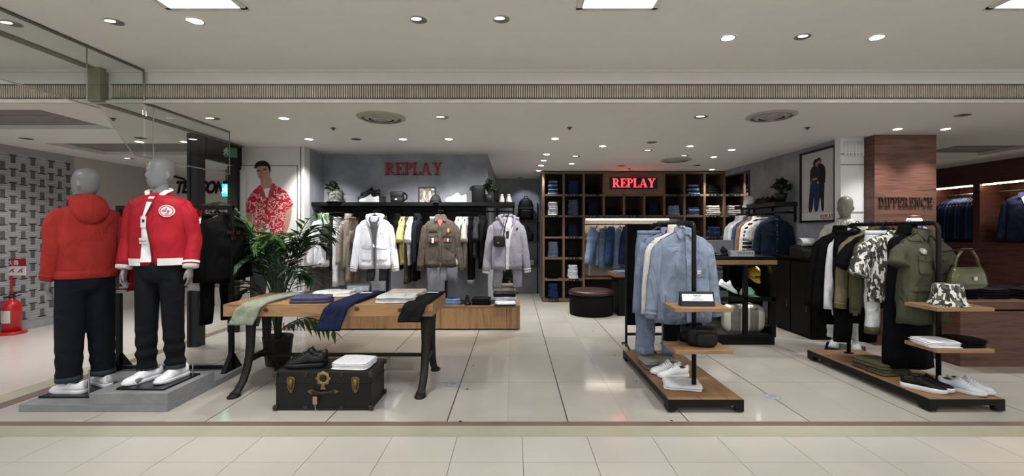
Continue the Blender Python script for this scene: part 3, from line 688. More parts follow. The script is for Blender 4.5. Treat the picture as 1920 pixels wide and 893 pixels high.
def sign_card(label, loc, rz, w_, h, txt, sub=None, frame='#1c1c1e', face='#dfe3e6', lean=12, name='sign_stand', tz=.5, ink='#3a4046', ts=.3):
    t = thing(name, label, 'sign', loc, rz)
    m_ = Matrix.Rotation(R(-lean), 4, 'X')
    MB().prism([(-.045, 0), (.045, 0), (.012, h), (-.004, h)], -w_ / 2, w_ / 2, 'x').o('stand', M(frame, .5), t, bev=.002)
    ang = math.atan2(.041, h)
    f_ = MB().box(-w_ / 2 + .012, -.0015, .045 if h > .1 else .012, w_ / 2 - .012, .0005, h - .012); f_.xf(Matrix.Translation((0, -.0465, 0)) @ Matrix.Rotation(-ang, 4, 'X')); f_.o('card', M(face, .5, 0, .02), t)
    if txt:
        tx = text(txt, h * ts, M(ink, .5), t, (0, -.0485 + .041 * tz, h * tz), (R(90) - ang, 0, 0), .0006)
    if sub:
        for q, hw_ in ((-.08, .022), (-.2, .045)):          # fine print too small to read
            MB().box(-hw_, -.0022, h * (tz + q), hw_, -.0012, h * (tz + q) + .004).xf(Matrix.Translation((0, -.0465, 0)) @ Matrix.Rotation(-ang, 4, 'X')).o('fine_print', M('#8a9096', .5), t)
    return t
# ---- mannequin
HEAD = ((1.615, .022, .022, -.05), (1.628, .042, .05, -.034), (1.65, .056, .074, -.018), (1.685, .067, .089, -.008), (1.72, .073, .095, -.003), (1.755, .076, .1, .002), (1.79, .0765, .101, .006), (1.82, .072, .095, .008), (1.845, .058, .079, .01), (1.862, .036, .05, .01), (1.87, .01, .016, .01))
def mannequin(label, loc, rz, skin, head_turn=0, sides=(-1, 1), tilt=0, armsp=0.0):
    t = thing('mannequin', label, 'mannequin', loc, rz); b = MB()
    def el(z, hw, hd, yo=0, n=24, m_=None):
        r = [Vector((hw * math.cos(2 * math.pi * j / n), yo + hd * math.sin(2 * math.pi * j / n), z)) for j in range(n)]
        return [tuple((m_ @ p) if m_ else p) for p in r]
    b.loft([el(*a) for a in ((.86, .13, .1), (.95, .165, .115), (1.1, .135, .1), (1.28, .165, .115), (1.42, .185, .105), (1.49, .165, .09), (1.54, .1, .072), (1.58, .062, .06), (1.63, .056, .058), (1.7, .054, .056))])
    hm = Matrix.Rotation(head_turn, 4, 'Z')
    hs_ = Matrix.Translation((0, 0, 1.63)) @ Matrix.Diagonal((1.04, 1.04, 1.04, 1)) @ Matrix.Translation((0, 0, -1.63)); hm = hm @ hs_
    b.loft([el(z, w_, d, yo, 28, hm) for z, w_, d, yo in HEAD])
    def hp(v): return tuple(hm @ Vector(v))
    b.tube([hp((0, -.094, 1.745)), hp((0, -.108, 1.715)), hp((0, -.098, 1.695))], [.008, .013, .01], 8)     # nose
    b.tube([hp((-.045, -.078, 1.757)), hp((0, -.094, 1.763)), hp((.045, -.078, 1.757))], [.008, .011, .008], 8)   # brow
    b.tube([hp((-.022, -.088, 1.668)), hp((0, -.094, 1.668)), hp((.022, -.088, 1.668))], [.005, .008, .005], 8)   # mouth
    for s in (-1, 1): b.tube([hp((s * .073, .008, 1.75)), hp((s * .079, .014, 1.72)), hp((s * .072, .008, 1.69))], [.008, .014, .007], 8)
    A = {}
    for s in (-1, 1):
        sh, elb, wr_ = Vector((s * .175, 0, 1.465)), Vector((s * (.245 + armsp), .025, 1.2)), Vector((s * (.275 + armsp), -.035, .955))
        b.tube([sh * 1 + Vector((-s * .03, 0, .01)), sh, sh.lerp(elb, .5), elb, elb.lerp(wr_, .4), wr_], [.05, .058, .05, .042, .042, .028], 12)
        kn = wr_ + Vector((s * .006, -.012, -.095))
        b.tube([wr_ + Vector((0, 0, .02)), wr_ + Vector((s * .002, -.003, -.03)), kn + Vector((0, 0, .02)), kn], [(.026, .02), (.034, .018), (.04, .017), (.036, .014)], 12, up=(0, 1, 0))
        for q, (dy, ln_) in enumerate(((-.032, .072), (-.011, .084), (.01, .078), (.029, .06))):
            r0 = kn + Vector((0, dy, .006)); p1 = r0 + Vector((-s * .004, -.004 - dy * .1, -ln_ * .45)); p2 = p1 + Vector((-s * .016, .004, -ln_ * .35)); p3 = p2 + Vector((-s * .018, .008, -ln_ * .2))
            b.tube([r0 + Vector((0, 0, .015)), r0, p1, p2, p3], [.009, .0095, .009, .008, .006], 8)
        th = wr_ + Vector((-s * .004, -.028, -.03)); b.tube([th, th + Vector((-s * .008, -.024, -.03)), th + Vector((-s * .014, -.03, -.062)), th + Vector((-s * .02, -.026, -.085))], [.013, .012, .0095, .007], 8)
        A[s] = [sh, elb, wr_]
        hip, kne, ank = Vector((s * .085, 0, .92)), Vector((s * .1, -.012, .5)), Vector((s * .108, .025, .09))
        b.tube([hip, hip.lerp(kne, .5), kne, kne.lerp(ank, .4), ank, ank + Vector((0, 0, -.05))], [.085, .072, .052, .05, .034, .036], 12)
        b.tube([ank + Vector((0, .03, -.055)), ank + Vector((0, -.06, -.055)), ank + Vector((0, -.16, -.065))], [.03, .034, .02], 10)
    ob = b.o('body', skin, t, True)
    r_ = ob.modifiers.new('remesh', 'REMESH'); r_.mode = 'VOXEL'; r_.voxel_size = .0065; r_.use_smooth_shade = True
    s_ = ob.modifiers.new('smooth', 'SMOOTH'); s_.factor = .5; s_.iterations = 4
    return t, A
def man_trousers(t, mat, wide=1.0, zt=1.03, zb=.1, bunch=.01, cuffm=None, feet=None, seed=3):
    b = MB(); n = 22
    def el(cx, cy, z, hw, hd): return [(cx + hw * math.cos(2 * math.pi * j / n), cy + hd * math.sin(2 * math.pi * j / n), z) for j in range(n)]
    b.loft([el(0, 0, zt, .155, .118), el(0, 0, zt - .05, .165, .125), el(0, 0, zt - .13, .178, .13), el(0, 0, zt - .2, .17, .12), el(0, 0, zt - .24, .12, .09)])
    for s in (-1, 1):
        rings = []
        for k in range(22):
            q = k / 21; z = zt - .1 + (zb - zt + .1) * q
            cx = s * (.088 + .022 * q); cy = -.012 * math.sin(q * math.pi) + .012 * q
            r = (.1 - .026 * q) * (1 + (wide - 1) * min(1, q * 2 + .3))
            w2 = bunch * max(0, q - .55) * 2.2 * math.sin(k * 2.4 + seed + s)
            rings.append(el(cx, cy - w2 * .3, z, r + w2, r * 1.02 + w2 * .8))
        b.loft(rings)
    o = b.o('trousers', mat, t, True)
    r_ = o.modifiers.new('remesh', 'REMESH'); r_.mode = 'VOXEL'; r_.voxel_size = .011; r_.use_smooth_shade = True
    s_ = o.modifiers.new('smooth', 'SMOOTH'); s_.factor = .5; s_.iterations = 3
    MB().loft([el(0, 0, zt + .002, .158, .121), el(0, 0, zt - .038, .166, .127)]).o('waistband', mat, o, True)
    for s in (-1, 1):
        MB().tube([(s * .09, -.128, zt - .045), (s * .15, -.09, zt - .1)], .004, 6).o('pocket_edge', mat, o)
        if cuffm:
            r = (.074) * wide; MB().loft([el(s * .11, .012, zb + .03, r * .95, r), el(s * .11, .012, zb + .028, r * 1.05, r * 1.07), el(s * .11, .012, zb - .012, r * 1.05, r * 1.07), el(s * .11, .012, zb - .014, r * .9, r * .92)]).o('turn_up', cuffm, o, True)
    return o
def base_plate(t, x0, y0, x1, y1, rods, rz=0):
    o = MB().box(x0, y0, -.016, x1, y1, 0).o('base_plate', M('#1c1b22', .25, .2), t, bev=.002, rot=(0, 0, rz))
    for x, y in rods: MB().tube([(x, y, 0), (x, y, .1)], .006, 8).o('support_rod', chrome, o)
# ================================================================ PLINTH, MANNEQUINS, RACK (left)
m_conc = PLASTER('#77797b', '#8b8d8f', 5, .08, .6)
pt = thing('display_plinth', 'stepped grey concrete plinth under the two red-topped mannequins', 'plinth', (-3.3, 4.05, 0))
MB().box(-.58, -.542, 0, .585, .54, .058).o('low_step', m_conc, pt, bev=.003)
MB().box(-.03, -.542, .058, .585, .01, .147).o('high_step', m_conc, pt, bev=.003)
white_lea = M('#e9ebee', .45, 0, .03); white_sole = M('#d9dbde', .6, 0, .03); navy_den = DENIM('#10151f'); m_skin = M('#77787a', .3, 0, .04)
red = FAB('#9f1f2a', .5, .08, .3); redh = FAB('#a0322d', .9, .1, .35); white_rib = FAB('#dcdad8', .85, .04, .2); white_cl = FAB('#e4e6e9', .8, .03)
# varsity jacket mannequin
zb = .147 + .016
m1, A = mannequin('glossy grey mannequin in red and white varsity jacket and dark jeans', (-3.0, 3.80, zb), R(10), m_skin, R(-28), armsp=-.03)
base_plate(m1, -.17, -.23, .22, .17, [(.19, .12)], R(-12))
man_trousers(m1, DENIM('#0d0f14'), .92, 1.06, .10, .016, DENIM('#3a3e45'))
def sleeves(A, out=.02): return {s: [A[s][0] + Vector((-s * .025, 0, -.012)), A[s][0] + Vector((s * .02, 0, -.06)), A[s][1] + Vector((s * out, .005, 0)), A[s][2] + Vector((s * .004, 0, .015))] for s in A}
def worn(m, name, mat, A, zn=1.575, **kw):                     # a garment worn by a mannequin: its meshes become parts of the mannequin
    off = Vector((0, 0, zn + .085)); arms = {s: [p - off for p in pts] for s, pts in sleeves(A).items()}
    g = garment(name, 'x', 'x', (0, 0, 0), 0, mat, hang=None, arms=arms, sd=2.0, slope=.72, **kw)
    root = g.root; kids = list(root.children); body = None
    for c in kids:
        if c.name.split('.')[0] == 'body': body = c
    body.parent = m; body.location = off; body.name = name
    for c in kids:
        if c is not body: c.parent = body; c.location = (0, 0, 0)
    bpy.data.objects.remove(root); g.root = body; return g
g = worn(m1, 'varsity_jacket', red, A, L=.60, sw=.225, hw=.215, dp=.135, sl=.5, collar=None, cuff=white_rib, wr=.006, sr=(.088, .062), neck=.075, ex=2.3)
tp, Lh = g.top, .60
for s in (-1, 1):                                              # rib collar, hem bands, left and right
    MB().tube([(s * .028, -.098, tp - .06), (s * .05, -.082, tp - .02), (s * .072, -.05, tp + .012), (s * .078, 0, tp + .022), (s * .055, .045, tp + .03), (0, .06, tp + .034)], [(.006, .016), (.01, .02), (.011, .022), (.011, .022), (.011, .022), (.011, .022)], 8, up=(0, -1, .3)).o('rib_collar', white_rib, g.root, True)
    part(g, [(tp - Lh + .055, .05 if s > 0 else -.21, .21 if s > 0 else -.075), (tp - Lh - .004, .05 if s > 0 else -.21, .21 if s > 0 else -.075)], white_rib, 'rib_hem', .012, .008)
rows = [(tp - .035, -.02, .03), (tp - .1, -.03, .012), (tp - .2, -.055, -.03), (tp - .3, -.06, -.015), (tp - .42, -.062, .004), (tp - .53, -.07, .008), (tp - .575, -.078, .008)]
part(g, rows, white_cl, 'inner_shirt', .006, .004)
part(g, [(z, b - .004, b + .004) for z, a, b in rows], M('#6d1218', .5), 'zip_edge', .011, .006, 2)
part(g, [(tp - .2, -.062, -.02), (tp - .29, -.062, -.02)], M('#cfcfd2', .6), 'price_label', .016, .003)
part(g, [(tp - .225, -.05, -.03), (tp - .25, -.05, -.03)], M('#222', .6) if False else M('#2a2a2c', .6), 'label_print', .018, .002, 2)
part(g, [(tp - .375, -.075, -.01), (tp - .425, -.075, -.01)], M('#d8d8da', .6), 'price_label', .016, .003)
text('REPLAY', .016, M('#2a2a2c', .6), g.root, (-.042, g.S(-.042, tp - .4) - .0175, tp - .407), ext=.0008)
zc = tp - .155; bb = MB(); n = 24; yy = g.S(.115, zc) - .016
bb.loft([[(.115 + .052 * k * math.cos(a), g.S(.115 + .052 * math.cos(a) * k, zc + .05 * k * math.sin(a)) - o_, zc + .05 * k * math.sin(a)) for a in (2 * math.pi * j / n for j in range(n))] for k, o_ in ((1, .008), (1, .014), (.05, .015))])
pa = bb.o('chest_patch', M('#e8d3d3', .8), g.root)
bb = MB(); bb.loft([[(.115 + .052 * k * math.cos(a), g.S(.115 + .052 * math.cos(a) * k, zc + .05 * k * math.sin(a)) - o_, zc + .05 * k * math.sin(a)) for a in (2 * math.pi * j / n for j in range(n))] for k, o_ in ((.88, .0145), (.86, .0165), (.76, .0165), (.74, .0145))], False, False)
bb.o('patch_ring', M('#c4505a', .8), pa)
mk = M('#8a6a74', .8)
for q in ([(.083, zc), (.1, zc + .012), (.113, zc - .001), (.1, zc - .008)], [(.118, zc - .003), (.132, zc + .009), (.149, zc - .004), (.134, zc - .01)], [(.107, zc + .018), (.118, zc + .026), (.124, zc + .016), (.115, zc + .013)], [(.106, zc - .022), (.124, zc - .023), (.122, zc - .028), (.108, zc - .027)]): MB().prism(q, yy - .006, yy - .0015, 'y').o('patch_mark', mk, pa)
buttons(g, .025, [tp - .1, tp - .2, tp - .3, tp - .42], M('#8d1b22', .4), .006)
for sx, lb in ((-.108, 'white low-top sneaker on right foot of the varsity jacket mannequin'), (.108, 'white low-top sneaker on left foot of the varsity jacket mannequin')):
    q = Matrix.Rotation(R(10), 4, 'Z') @ Vector((sx, -.035, 0)); shoe(lb, (-3.0 + q.x, 3.80 + q.y, zb), R(-17 + (8 if sx > 0 else -4)), white_lea, white_sole, white_lea, .3, 'sneakers on the plinth mannequins')
# hooded sweatshirt mannequin, seen from behind
zb2 = .058 + .016
m2, A2 = mannequin('grey mannequin in red hooded sweatshirt and wide dark jeans, seen from behind', (-3.66, 3.83, zb2), R(-122), m_skin, R(32), armsp=-.055)
bp = MB().box(-3.87, 3.64, zb2 - .016, -3.42, 4.0, zb2).o('base_plate', M('#1c1b22', .25, .2), None, bev=.002); 
bp.parent = m2; bp.matrix_parent_inverse = (Matrix.Translation((-3.66, 3.83, zb2)) @ Matrix.Rotation(R(-122), 4, 'Z')).inverted()
ro = MB().tube([(-3.50, 3.69, zb2), (-3.50, 3.69, zb2 + .2)], .007, 8).o('support_rod', chrome, None); ro.parent = m2; ro.matrix_parent_inverse = bp.matrix_parent_inverse.copy()
man_trousers(m2, navy_den, 1.1, 1.06, .11, .008, DENIM('#39414c'))
g2 = worn(m2, 'hooded_sweatshirt', redh, A2, L=.62, sw=.222, hw=.2, dp=.135, sl=.5, collar=None, cuff=redh, hem=redh, wr=.006, sr=(.08, .052), neck=.08, ex=2.3)
tp = g2.top
n = 22                                                          # hood lying on the back
MB().loft([[(w_ * math.cos(a), y0 + d * math.sin(a), tp + z + .02 * math.sin(a) * (-1 if k > 4 else 1)) for a in (2 * math.pi * j / n for j in range(n))] for k, (w_, d, y0, z) in enumerate([(.07, .06, .0, .062), (.098, .095, .02, .055), (.118, .115, .05, .02), (.128, .11, .085, -.035), (.118, .085, .112, -.09), (.085, .055, .12, -.135), (.03, .02, .12, -.155)])]).o('hood', redh, g2.root, True)
MB().tube([(.1 * math.cos(a), -.02 + .095 * math.sin(a) * .9, tp + .03 + .03 * math.sin(a)) for a in (R(x) for x in range(-80, 261, 20))], .02, 10).o('hood_rim', redh, g2.root, True)
MB().lathe([(.066, .05), (.07, .075), (.062, .08), (.058, .05)], 20, (0, .0, tp)).o('inner_collar', FAB('#23243a'), g2.root, True)
for dx, dy, lb in ((-3.71, 3.73, 'white low-top sneaker on near foot of the red hooded mannequin'), (-3.62, 3.93, 'white low-top sneaker on far foot of the red hooded mannequin')):
    shoe(lb, (dx, dy, zb2), R(-96 if dy < 3.8 else -120), white_lea, white_sole, white_lea, .3, 'sneakers on the plinth mannequins', heel=M('#d8d8d8', .5))
# clothes rack behind
rk = thing('clothes_rack', 'black square-tube clothes rack standing on the grey plinth', 'clothes rack', (-3.3, 4.39, .058))
RZ = 1.666
for x in (-.57, .53):
    MB().box(x - .02, -.02, 0, x + .02, .02, RZ - .058).o('post', black_metal, rk, bev=.002)
    for s in (-1, 1): MB().prism([(0, 0), (s * .14, 0), (s * .02, .16), (0, .16)], x - .02, x + .02, 'x').o('foot_bracket', black_metal, rk)
MB().box(-.59, -.018, RZ - .098, .55, .018, RZ - .058).o('top_bar', black_metal, rk, bev=.002)
MB().box(-.57, -.018, .012, .53, .018, .042).o('bottom_bar', black_metal, rk, bev=.002)
zr = RZ
grp = 'clothes on the plinth rack'
gb = garment('sweatshirt', 'black sweatshirt with faded red lettering on the plinth rack', 'sweatshirt', (-2.845, 4.39, zr), R(78), FAB('#0d0d11'), L=.66, sw=.25, hw=.24, dp=.085, sl=.5, spread=.04, seed=4, group=grp)
for z, tx in ((-.2, 'CAL'), (-.27, 'ERT  LE'), (-.33, 'AT')): text(tx, .05, M('#3a161c', .8), gb.root, (.02, gb.S(0, z) - .012, z - .01), ext=.003)
garment('t_shirt', 'white t-shirt between black sweatshirt and red jacket on plinth rack', 't-shirt', (-2.97, 4.39, zr), R(80), white_cl, L=.72, sw=.23, hw=.25, dp=.06, sl=.2, spread=.1, sr=(.085, .09), seed=5, group=grp)
garment('jacket', 'bright red jacket hung behind the varsity jacket mannequin', 'jacket', (-3.14, 4.39, zr), R(82), FAB('#8e1418', .6), L=.70, sw=.24, hw=.25, dp=.08, sl=.55, collar='stand', seed=6, group=grp)
garment('hooded_jacket', 'dark red jacket with white cuffs between the two mannequins', 'jacket', (-3.55, 4.39, zr), R(82), FAB('#8c1519', .6), L=.72, sw=.24, hw=.25, dp=.09, sl=.56, collar='stand', cuff=white_rib, seed=7, group=grp)
garment('t_shirt', 'white t-shirt beside the left post of the plinth rack', 't-shirt', (-3.68, 4.39, zr), R(85), white_cl, L=.7, sw=.23, hw=.24, dp=.06, sl=.2, spread=.1, sr=(.085, .09), seed=8, group=grp)
trousers('trousers', 'black trousers hanging below the black sweatshirt on plinth rack', (-2.91, 4.39, zr), R(80), FAB('#0c0c0f'), 1.05, .17, .085, .03, .04, grp)
# fire extinguisher and its sign
a = P(22, 626); fe = thing('fire_extinguisher', 'red fire extinguisher on a round stand by the patterned wall', 'fire extinguisher', (a.x, a.y, 0))
fred = M('#b01a1e', .3, 0, .05, coat=.4)
MB().lathe([(.15, 0), (.155, .012), (.15, .03), (.1, .04)], 28).o('stand', fred, fe, True)
MB().lathe([(.09, .045), (.1, .05), (.1, .38), (.092, .42), (.06, .455), (.03, .465), (.03, .49)], 28).o('cylinder', fred, fe, True)
MB().lathe([(.028, .49), (.03, .52), (.02, .535)], 14).tube([(-.03, 0, .535), (.03, 0, .545), (.15, 0, .60)], .009, 6).tube([(-.02, 0, .515), (.05, 0, .515), (.13, 0, .535)], .008, 6).o('lever', M('#3b3b3d', .3, .7), fe, True)
MB().tube([(-.03, 0, .51), (-.1, -.02, .5), (-.14, -.04, .38), (-.13, -.06, .2), (-.105, -.06, .12)], .012, 8).o('hose', M('#18181a', .6), fe, True)
MB().loft([[(.101 * math.cos(t), .101 * math.sin(t), z) for t in (R(-130 + 8 * k) for k in range(11))] for z in (.16, .33)], False, False, False).o('instruction_label', M('#c9c4bd', .6), fe)
MB().tube([(-.07, .06, .04), (-.07, .06, .95)], .012, 8).o('sign_pole', fred, fe)
b0 = MB().box(-.30, .045, .80, .14, .055, .93); b0.o('sign_board', M('#d9d6d2', .5), fe)
MB().box(-.30, .040, .93, .14, .055, 1.03).o('sign_header', M('#8e1a20', .5), fe)
text('消火器', .075, M('#e6e2de', .5), fe, (-.06, .039, .95), ext=.001)
for x_ in (-.2, -.05, .07): MB().prism([(x_ - .05, .835), (x_ - .03, .84), (x_ + .03, .885), (x_ + .04, .9), (x_ + .0, .885)], .042, .0445, 'y').prism([(x_ + .01, .84), (x_ + .03, .84), (x_ + .028, .87), (x_ + .012, .87)], .042, .0445, 'y').o('sign_mark', M('#8e3a3e', .5), fe)
# exit signs
ex = thing('exit_sign', 'green emergency exit sign fixed on the black header', 'sign', (-3.845, 5.98, 2.47), R(35))
MB().box(-.13, -.012, -.07, .13, .012, .07).o('case', M('#1f3a2c', .4), ex, bev=.003)
MB().box(-.12, -.014, -.06, .12, -.012, .06).o('face', M('#3f6b55', .3), ex)
def runner(p, x, z, h, y, mat):
    b = MB(); S_ = h
    b.lathe([(S_ * .1, -.0008), (S_ * .1, .0008)], 12); b.xf(Matrix.Translation((x + S_ * .05, y, z + S_ * .38)) @ Matrix.Rotation(R(90), 4, 'X'))
    for pts in ([(.02, .27), (-.06, -.02)], [(-.04, .0), (.14, -.1), (.1, -.36)], [(-.06, 0), (-.14, -.2), (-.34, -.24)], [(.02, .24), (.18, .1), (.28, .16)], [(0, .24), (-.18, .18), (-.24, .02)]):
        b.tube([(x + q[0] * S_, y, z + q[1] * S_) for q in pts], S_ * .055, 6)
    return b.o('running_figure', mat, p)
runner(ex, 0, 0, .12, -.015, M('#d7e3da', .5))
ex2 = thing('exit_sign', 'glowing turquoise running-man exit sign at the far left', 'sign', tuple(Q(424, 357, 8.7)))
MB().box(-.075, -.02, -.13, .075, .02, .13).o('case', M('#0f6b58', .4), ex2, bev=.004)
MB().box(-.065, -.023, -.12, .065, -.02, .12).o('face', EMIT('#1fd8c0', 1.6, 'exit_glow'), ex2)
runner(ex2, .0, 0, .2, -.026, EMIT('#eafffa', 1.5, 'exit_white'))
MB().tube([(0, 0, .13), (0, .0, CEIL - ex2.location.z)], .008, 6).o('drop_rod', black_metal, ex2)
# ================================================================ POSTER WITH PRINTED FIGURE on the white panel
def flat(b, pts, y, th=.0015):
    return b.prism([(p.x, p.z) for p in pts], y, y + th, 'y')
YP = 6.349
po = MB(); ps = thing('fashion_poster', 'tall white poster of person in red floral shirt behind the palm', 'poster', (-3.4, 6.346, .02))
def pg(name, px, mat, lay, parent=None):
    b = MB(); pts = [Q(x, y, 6.345) for x, y in px]; b.prism([(p.x + 3.4, p.z - .02) for p in pts], -.0016 * lay - .0008, -.0016 * lay + .0008, 'y'); return b.o(name, mat, parent or ps)
def smooth(px, it=2):
    for _ in range(it):
        q = []
        for i in range(len(px)):
            a, c = px[i], px[(i + 1) % len(px)]; q += [(a[0] * .75 + c[0] * .25, a[1] * .75 + c[1] * .25), (a[0] * .25 + c[0] * .75, a[1] * .25 + c[1] * .75)]
        px = q
    return px
pg('sheet', [(452, 311), (557, 311), (557, 618), (452, 618)], M('#cfcecc', .6, 0, .02), 0)
b = MB()
for q in ([(452, 310.5), (557.6, 310.5), (557.6, 311.3), (452, 311.3)], [(557, 310.5), (557.9, 310.5), (557.9, 618), (557, 618)], [(452, 617.2), (557.6, 617.2), (557.6, 618), (452, 618)]):
    b.prism([(p.x + 3.4, p.z - .02) for p in [Q(x, y, 6.345) for x, y in q]], -.004, 0, 'y')
b.o('border_line', M('#3f3f42', .6), ps)
skin_p = M('#a88274', .7, 0, .1, 20)
pg('printed_trousers', smooth([(476, 440), (533, 436), (536, 500), (528, 612), (512, 612), (505, 500), (490, 612), (470, 612), (468, 500)], 1), M('#22272b', .7), 1)
pg('printed_arm', smooth([(459, 395), (474, 398), (472, 425), (470, 455), (455, 450)]), skin_p, 1)
pg('printed_arm', smooth([(536, 390), (548, 388), (546, 410), (538, 438), (528, 440), (531, 415)]), skin_p, 1)
pg('printed_neck', smooth([(490, 332), (508, 330), (511, 350), (504, 362), (494, 362), (488, 350)]), skin_p, 2)
pg('printed_undershirt', smooth([(488, 355), (512, 352), (507, 368), (500, 378), (494, 370)], 1), M('#d2cdc8', .7), 3)
floral = BLOTCH('floral_print', [(0, '#a52733'), (.5, '#d9b7b0'), (.56, '#b04a50'), (.6, '#a52733'), (.68, '#c9a59c'), (.74, '#8f1f2b')], 15, .5)
pg('printed_shirt', smooth([(480, 352), (493, 352), (501, 376), (507, 352), (513, 347), (535, 356), (545, 372), (552, 388), (537, 393), (535, 400), (534, 425), (530, 441), (516, 450), (508, 440), (503, 414), (496, 440), (480, 442), (476, 425), (475, 400), (458, 398), (465, 372)], 1), floral, 4)
pg('printed_collar', smooth([(481, 351), (491, 346), (500, 372), (492, 368)], 1), M('#a33a42', .7), 5)
pg('printed_collar', smooth([(518, 347), (510, 342), (503, 373), (512, 364)], 1), M('#a33a42', .7), 5)
pg('printed_face', smooth([(480, 310), (492, 306), (504, 310), (508, 322), (505, 335), (497, 342), (489, 339), (483, 328)]), skin_p, 5)
pg('printed_hair', smooth([(477, 318), (479, 306), (490, 301), (502, 303), (508, 313), (508, 324), (505, 320), (503, 312), (492, 311), (482, 314)]), M('#1c1615', .8), 6)
for q in ([(483, 320), (489, 319), (489, 321), (483, 322)], [(494, 318), (500, 316), (500, 318), (494, 320)]): pg('printed_eye', q, M('#2a1c18', .8), 6)
pg('printed_mouth', smooth([(487, 331), (493, 330), (492, 333), (488, 333)]), M('#8a4a44', .8), 6)
pg('printed_nose', smooth([(489, 320), (492, 320), (492, 327), (487, 328)]), M('#8f6a5d', .8), 6)
a = Q(506, 618, 6.34); serif_word('REPLAY', a.x + 3.4 - .02, a.z - .02 + .018, .075, ps, M('#a0303a', .6), -.006, -.003, .08, 1.0)
# ================================================================ PALM behind the table
pa = thing('palm_plant', 'tall leafy green palm in a black pot behind the wooden table', 'plant', (-2.52, 4.78, 0))
MB().lathe([(.115, 0), (.12, .01), (.15, .28), (.152, .3), (.14, .3), (.136, .26)], 28).o('pot', M('#1d1e20', .5), pa, True)
MB().lathe([(.136, .262), (.05, .268)], 20).o('soil', M('#201812', .95, bump=.4), pa)
greens = [M('#2b4423', .4, 0, .3, 20), M('#456a2e', .4, 0, .3, 20), M('#1f331c', .4, 0, .3, 20)]
lms = []
for m_ in greens:
    me = MB().add([(0, 0, 0), (.35, .09, .0), (1, 0, -.14), (.35, -.09, 0), (.35, 0, -.03)], [(0, 1, 4), (1, 2, 4), (2, 3, 4), (3, 0, 4)]).mesh('leaflet'); me.materials.append(m_); lms.append(me)
fr = [(-165, .66, 1.84, 1, .5), (-20, .60, 1.72, 1, .52), (170, .50, 1.42, 2, .5), (-75, .36, 1.50, 1, .5), (-105, .38, 1.44, 1, .45), (10, .52, 1.5, 0, .5), (-135, .58, 1.34, 2, .55), (-50, .54, 1.16, 2, .5), (150, .52, 1.62, 0, .5), (45, .5, 1.56, 0, .45), (-10, .62, .56, 1, .32), (205, .45, .98, 2, .5), (95, .3, 1.5, 0, .4)]
rnd = random.Random(5); extra = MB()
fr += [(az + 22, rad * .9, zt * .93, 2, st) for az, rad, zt, gi, st in fr if zt > .6]
for k, (az, rad, zt, gi, st) in enumerate(fr):
    d = Vector((math.cos(R(az)), math.sin(R(az)) * .7, 0)); pts = []
    low = zt < .6
    for i in range(15):
        q = i / 14; r = rad * q ** 1.7; z = .26 + (zt - .26) * (1 - (1 - q) ** 1.5) - (.16 if not low else .22) * max(0, q - .62) ** 2 / .14 * .8
        pts.append(Vector((0, 0, z)) + d * r + Vector((0.03 * math.cos(k), .03 * math.sin(k), 0)) * (1 - q))
    rest = k > 12                                      # fronds behind: their leaflets are one part
    f = MB().tube(pts, [.009 - .006 * i / 14 for i in range(15)], 6).o('frond', M('#3c4a2a', .5), pa, True)
    nl = 11
    for j in range(nl):
        q = st + (1 - st) * j / (nl - 1); i = min(13, int(q * 14)); p = pts[i].lerp(pts[i + 1], q * 14 - i); dr = (pts[i + 1] - pts[i]).normalized()
        for s in (-1, 1):
            side = dr.cross(Vector((0, 0, 1))).normalized() * s
            v = (side * .75 + dr * (.55 + .3 * q) + Vector((0, 0, -.28 + rnd.uniform(-.1, .1)))).normalized()
            ln_ = .34 * math.sin(math.pi * (.25 + .62 * (j / nl))) * rnd.uniform(.85, 1.1)
            rq = v.to_track_quat('X', 'Z')
            if rest: extra.add([p + rq @ Vector((x * ln_, y * .28, z * ln_)) for x, y, z in ((0, 0, 0), (.35, .09, .0), (1, 0, -.14), (.35, -.09, 0), (.35, 0, -.03))], [(0, 1, 4), (1, 2, 4), (2, 3, 4), (3, 0, 4)])
            else: inst(lms[gi], 'leaflet', f, p, rq.to_euler(), (ln_, .28, ln_))
extra.o('back_leaflets', greens[2], pa)['kind'] = 'stuff'
# ================================================================ WOODEN TABLE WITH IRON LEGS
m_oak = WOOD('#a07c55', '#7d5d3d', (.7, 9, 9), 1.8, .5)
m_oak2 = WOOD('#8f6c47', '#6d4f33', (.7, 9, 9), 1.8, .5)
TZ, TX0, TX1, TY0, TY1 = .789, -2.497, -.697, 3.84, 4.56
tb = thing('display_table', 'long wooden display table with curved black iron legs', 'table', ((TX0 + TX1) / 2, (TY0 + TY1) / 2, 0))
hx, hy = (TX1 - TX0) / 2, (TY1 - TY0) / 2
for k in range(3):
    y0 = -hy + k * 2 * hy / 3; MB().box(-hx, y0 + .0008, TZ - .105, hx, y0 + 2 * hy / 3 - .0008, TZ).o('plank', m_oak, tb, bev=.004)
for x, z, y in ((-.53, TZ - .05, 0), (.25, TZ - .04, 0), (.62, TZ - .05, .0)):
    MB().lathe([(.022, 0), (.014, .001)], 14, sy=.8).o('wood_knot', M('#4a3221', .7), tb, loc=(x, -hy - .0005, z), rot=(R(90), 0, 0))
m_iron = M('#2a2724', .55, .5, .3, 40, .3)
